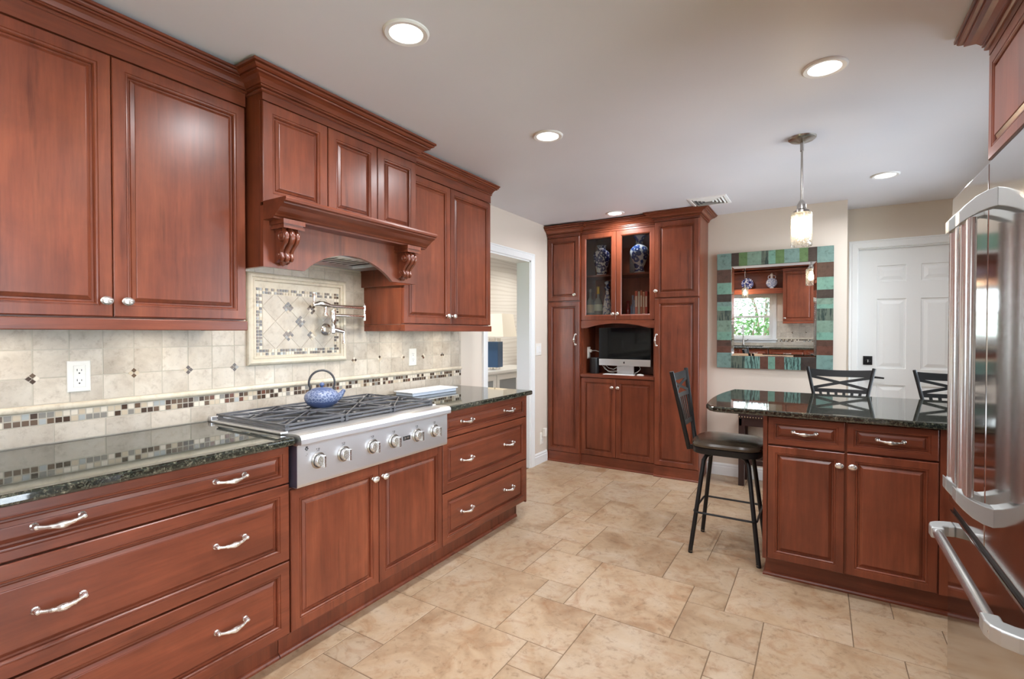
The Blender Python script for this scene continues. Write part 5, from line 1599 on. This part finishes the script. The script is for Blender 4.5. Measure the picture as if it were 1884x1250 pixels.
# ================================================================= refrigerator and the cabinet above
XFR = 0.397
TF = lambda a, d, z: (XFR - d, a, z)
def refrigerator():
    t = thing('refrigerator', 'stainless steel french door refrigerator with chunky bar handles', 'refrigerator', (0.82, 1.89, 0))
    b = B(TF); b.box(1.445, 2.337, -0.83, -0.066, 0.02, 1.775); b.box(1.45, 2.33, -0.80, -0.09, 0.0, 0.02); b.build('body', plain('dark_grey_case', srgb(74, 74, 74), 0.5), t)
    b = B(TF); b.box(1.445, 2.337, -0.066, -0.02, 0.012, 0.082); b.build('toe_grille', BLACKP, t)
    def dpanel(a0, a1, z0, z1):
        q = B(TF); q.box(a0, a1, -0.062, 0.0, z0, z1); return q
    for a0, a1, yh, s in ((1.438, 1.888, 1.826, -1), (1.893, 2.346, 1.956, 1)):
        d = dpanel(a0, a1, 0.698, 1.785).build('door', STEEL_F, t, bevel=0.005, seg=3)
        h = B(TF); h.tube([(yh, 0.054, 0.855), (yh, 0.054, 1.622)], 0.0195, 20, flat=0.92)
        hb = h.build('handle', STEEL_H, d)
        for top in (True, False):
            m = (lambda z: z) if top else (lambda z: 2.478 - z)
            pr = [(-0.001, 1.645), (-0.001, 1.696), (0.020, 1.690), (0.042, 1.677), (0.062, 1.658), (0.0775, 1.639), (0.0775, 1.604), (0.060, 1.618), (0.036, 1.633), (0.016, 1.641)]
            c = B(lambda d_, z, a: (XFR - d_, a, z)); c.prism([(p, m(z)) for p, z in pr], 2, yh - 0.0225, yh + 0.0225)
            c.build('handle_bracket', SATIN, hb, bevel=0.002, seg=3)
    d = dpanel(1.438, 2.346, 0.088, 0.672).build('freezer_drawer', STEEL_F, t, bevel=0.005, seg=3)
    g = B(TF); g.box(1.445, 2.337, -0.066, -0.012, 0.672, 0.698); g.build('door_gasket', BLACKP, t)
    zh = 0.622
    h = B(TF); h.tube([(1.530, 0.052, zh), (2.255, 0.052, zh)], 0.0155, 20); hb = h.build('handle', STEEL_H, d)
    for a, s in ((2.245, 1), (1.540, -1)):
        pr = [(-0.001, a + s * 0.050), (-0.001, a - s * 0.006), (0.018, a - s * 0.010), (0.034, a - s * 0.020), (0.034, a - s * 0.050), (0.071, a - s * 0.050), (0.0715, a - s * 0.010), (0.066, a + s * 0.012), (0.050, a + s * 0.030), (0.024, a + s * 0.044)]
        c = B(lambda d_, a_, z: (XFR - d_, a_, z)); c.prism(pr, 2, zh - 0.019, zh + 0.019); c.build('handle_bracket', SATIN, hb, bevel=0.005, seg=3)
refrigerator()
XO = 0.490
TO = lambda a, d, z: (XO - d, a, z)
def over_fridge():
    t = thing('bridge_cabinet', 'cherry cabinet above the refrigerator with deep crown', 'cabinet', (0.86, 1.89, 1.9))
    b = B(TO); b.box(1.432, 2.350, -0.755, -0.0205, 1.900, 2.32); b.build('body', WV, t)
    for p, q in ((1.432, 1.891), (1.891, 2.350)):
        door(TO, p, q, 1.904, 2.268, t)
    s = B(); s.box(0.47, 1.245, 1.395, 1.428, 0, 2.30); s.build('side_panel', WV, t)
    f = B(TO); f.box(1.432, 2.350, -0.03, 0.0, 2.270, 2.32); f.build('frieze', WY, t)
    c = B(); c.mold([(1.245, 2.350), (XO, 2.350), (XO, 1.432)], crown_prof(0.080, 2.292, 2.380), side=-1); c.build('crown_moulding', WY, t, sharp=0.3)
over_fridge()


# ================================================================= behind the photographer: sink run seen in the mirror
YS = -0.14
TS = lambda a, d, z: (a, YS + d, z)
def sink_base(a0, a1, label, drawers):
    t = thing('base_cabinet', label, 'cabinet', ((a0 + a1) / 2, -0.45, 0))
    b = B(TS); b.box(a0, a1, -0.60, -0.0205, 0.115, 0.69 if not drawers else 0.872); b.box(a0, a1, -0.035, -0.0205, 0.69, 0.872); b.build('body', WV, t)
    k = B(TS); k.box(a0, a1, -0.50, -0.085, 0, 0.115); k.build('toe_kick', WX, t)
    m = (a0 + a1) / 2
    for p, q, kk in ((a0, m, m - 0.03), (m, a1, m + 0.03)):
        d = door(TS, p, q, 0.120, 0.716, t); knob(TS, kk, 0.655, d)
        drawer(TS, p, q, 0.722, 0.868, t, WX, ((p + q) / 2,), fr=0.040, zh=0.797)
sink_base(-1.70, -0.79, 'cherry sink cabinet under the window behind the camera', False)
sink_base(-0.78, 0.36, 'cherry base cabinet right of the sink, behind the camera', True)
hx0, hx1, hy0, hy1 = -1.60, -0.90, -0.60, -0.20
slab('granite_countertop', 'polished dark granite countertop around the sink, seen in the mirror', [(-2.375, hx0, -0.745, -0.125), (hx1, 0.37, -0.745, -0.100), (hx0, hx1, -0.745, hy0), (hx0, hx1, hy1, -0.100)])
t = thing('sink', 'stainless sink under the window behind the camera', 'sink', (-1.25, -0.40, 0.70))
b = B(); b.box(hx0, hx1, hy0, hy1, 0.700, 0.706); b.box(hx0 - 0.004, hx0, hy0, hy1, 0.700, 0.871); b.box(hx1, hx1 + 0.004, hy0, hy1, 0.700, 0.871); b.box(hx0, hx1, hy0 - 0.004, hy0, 0.700, 0.871); b.box(hx0, hx1, hy1, hy1 + 0.004, 0.700, 0.871)
b.build('basin', STEEL_R, t)
b = B(); b.lathe([(0.0, 0.7065), (0.03, 0.7065), (0.04, 0.709)], (-1.25, -0.40, 0), 20, close=False); b.build('drain', CHROME, t)
def faucet():
    c = (-1.254, -0.665, 0.9035)
    t = thing('faucet', 'tall dark gooseneck faucet in front of the rear window', 'faucet', c)
    b = B(); b.lathe([(0.026, 0), (0.026, 0.008), (0.018, 0.015), (0.016, 0.10), (0.012, 0.11), (0.012, 0.12)], c, 20); b.build('body', NICKEL, t)
    pts = [(c[0], c[1], 1.015), (c[0], c[1], 1.21)] + [(c[0], c[1] + 0.085 - 0.085 * math.cos(q), 1.21 + 0.085 * math.sin(q)) for q in [PI * i / 10 for i in range(1, 11)]] + [(c[0], c[1] + 0.17, 1.15)]
    b = B(); b.tube(pts, 0.011, 12); b.build('spout', NICKEL, t)
    b = B(); b.tube([(c[0] + 0.014, c[1], 0.98), (c[0] + 0.055, c[1], 0.995), (c[0] + 0.085, c[1], 1.02)], 0.006, 10); b.build('lever_handle', NICKEL, t)
faucet()
TR = lambda a, d, z: (a, YR + d, z)
splashback(TR, -0.690, 0.360, [], [-0.436, -0.2324, -0.029, 0.175], 'cream stone tile splashback right of the rear window, seen in the mirror', -0.436)
splashback(TR, -2.360, -1.80, [], [-2.07, -1.867], 'cream stone tile splashback left of the rear window', -2.07)
b = B(TR); b.box(-1.799, -0.691, 0.0005, 0.0085, 0.904, 0.954); tag(b.build('sill_tile', TRAV), 'strip of stone tile below the rear window', 'tile')
TU2 = lambda a, d, z: (a, -0.40 + d, z)
def rear_upper(a0, a1, label, splits, path):
    t = thing('upper_cabinet', label, 'cabinet', ((a0 + a1) / 2, -0.57, 1.32))
    b = B(TU2); b.box(a0, a1, -0.345, -0.0205, 1.357, 2.30); b.build('body', WV, t)
    for i in range(len(splits) - 1):
        d = door(TU2, splits[i], splits[i + 1], 1.360, 2.243, t); knob(TU2, splits[i] + 0.028 if i == 0 else splits[i + 1] - 0.028, 1.414, d)
    r = B(TU2); r.box(a0, a1, -0.03, 0.008, 1.316, 1.355); r.build('light_rail', WX, t, bevel=0.003)
    f = B(TU2); f.box(a0, a1, -0.03, 0.0, 2.246, 2.32); f.build('frieze', WX, t)
    c = B(); c.mold(path, crown_prof(0.050, 2.300, 2.376), side=1); c.build('crown_moulding', WX, t, sharp=0.3)
rear_upper(-0.578, 0.360, 'cherry upper cabinet right of the rear window, seen in the mirror', [-0.578, -0.109, 0.360], [(0.360, -0.745), (0.360, -0.40), (-0.578, -0.40), (-0.578, -0.56)])
rear_upper(-2.035, -1.915, 'slim cherry corner cabinet left of the rear window', [-2.035, -1.915], [(-1.915, -0.56), (-1.915, -0.40), (-2.035, -0.40)])
t = thing('display_shelf', 'cherry display shelf with apron over the rear window', 'shelf', (-1.25, -0.65, 1.85))
b = B(); b.box(-1.912, -0.581, -0.745, -0.725, 1.90, 2.32); b.build('back_panel', WX, t)
b = B(); b.box(-1.912, -0.581, -0.745, -0.47, 1.935, 1.960); b.build('shelf_board', WX, t, bevel=0.003)
b = B(); b.box(-1.912, -0.581, -0.495, -0.475, 1.865, 1.935); b.build('apron', WX, t)
c = B(); c.mold([(-0.581, -0.60), (-1.912, -0.60)], crown_prof(0.050, 2.300, 2.376), side=1); c.box(-1.912, -0.581, -0.725, -0.60, 2.28, 2.32); c.build('crown_moulding', WX, t, sharp=0.3)
# plate and flask on the display shelf
c = (-1.178, -0.60, 2.068)
b = B(); b.lathe([(0.0, -0.004), (0.06, -0.004), (0.105, 0.010), (0.104, 0.014), (0.06, 0.001), (0.0, 0.001)], c, 40, ax=1, close=False)
tag(b.build('plate', PORC1), 'round blue and white plate on the shelf over the rear window', 'plate')
t = thing('flask', 'round white moon flask with blue pattern on the shelf over the rear window', 'flask', (-0.77, -0.60, 1.9605))
c = (-0.77, -0.60, 0)
b = B(); b.lathe([(0.0, -0.040), (0.05, -0.036), (0.085, -0.020), (0.095, 0.0), (0.085, 0.020), (0.05, 0.036), (0.0, 0.040)], (c[0], c[1], 2.065), 36, ax=1, close=False); b.build('body', blue_white('pale_floral_porcelain', 34, srgb(130, 148, 186), srgb(224, 226, 230), 0.52), t)
b = B(); b.lathe([(0.026, 2.150), (0.020, 2.175), (0.022, 2.205), (0.028, 2.215), (0.028, 2.225), (0.014, 2.232), (0.014, 2.244), (0.0, 2.247)], c, 24, close=False); b.lathe([(0.035, 1.9605), (0.035, 1.975), (0.028, 1.99)], c, 24); b.build('neck', PORCW, t)
for s in (-1, 1):
    b = B(); b.tube([(c[0] + s * 0.020, c[1], 2.195), (c[0] + s * 0.048, c[1], 2.200), (c[0] + s * 0.060, c[1], 2.180), (c[0] + s * 0.058, c[1], 2.145)], 0.006, 8); b.build('handle', PORCW, t)

# ================================================================= garden beyond the rear window
def leafmat(name, c):
    m = bpy.data.materials.new(name); nt = NT(m)
    n = nt.noise(nt.coords(), 3.0, 3)
    col = nt.ramp(n, [(0.3, tuple(x * 0.7 for x in c[:3]) + (1,)), (0.7, tuple(min(1, x * 1.4) for x in c[:3]) + (1,))])
    nt.l(col, nt.b.inputs['Base Color']); nt.b.inputs['Roughness'].default_value = 0.5
    return m
LEAF1, LEAF2 = leafmat('spring_leaf', srgb(84, 112, 74)), leafmat('pale_leaf', srgb(112, 120, 118))
o = struct(B().box(-14, 12, -20, YR - 0.16, -0.4, -0.3), 'ground', leafmat('lawn', srgb(120, 150, 80)))
def shrub(x, y, h, r, n, mat, label, seed):
    t = thing('garden_shrub', label, 'shrub', (x, y, -0.3), 'shrubs beyond the rear window')
    rr = random.Random(seed)
    b = B()
    for k in range(5):
        q = 2 * PI * k / 5
        b.tube([(x, y, -0.3), (x + 0.15 * r * math.cos(q), y + 0.15 * r * math.sin(q), h * 0.4), (x + 0.5 * r * math.cos(q), y + 0.5 * r * math.sin(q), h * 0.85)], [0.05, 0.03, 0.012], 6)
    b.build('trunk', plain('bark', srgb(92, 76, 62), 0.9), t)
    f = B()
    for i in range(n):
        u, q, w = rr.random() ** 0.45, rr.random() * 2 * PI, rr.uniform(-1, 1)
        k = math.sqrt(1 - w * w)
        p = Vector((x + r * u * k * math.cos(q), y + r * u * k * math.sin(q), h * 0.52 + h * 0.5 * u * w))
        a = Vector((rr.gauss(0, 1), rr.gauss(0, 1), rr.gauss(0, 1))).normalized(); c = a.orthogonal().normalized()
        s = rr.uniform(0.035, 0.085)
        f.add([tuple(p - a * s), tuple(p + c * s * 0.5), tuple(p + a * s), tuple(p - c * s * 0.5)], [(0, 1, 2, 3)])
    f.build('foliage', mat, t)
shrub(-1.5, -3.9, 1.55, 1.0, 1500, LEAF1, 'green shrub left of centre beyond the rear window', 1)
shrub(-0.2, -6.2, 2.6, 1.2, 2400, LEAF2, 'pale shrub right of centre beyond the rear window', 2)
shrub(-4.2, -7.0, 3.6, 1.6, 2200, LEAF2, 'tall pale shrub far left beyond the rear window', 3)
shrub(-1.7, -9.6, 4.2, 1.9, 2300, LEAF2, 'tall grey green shrub at the back beyond the rear window', 4)
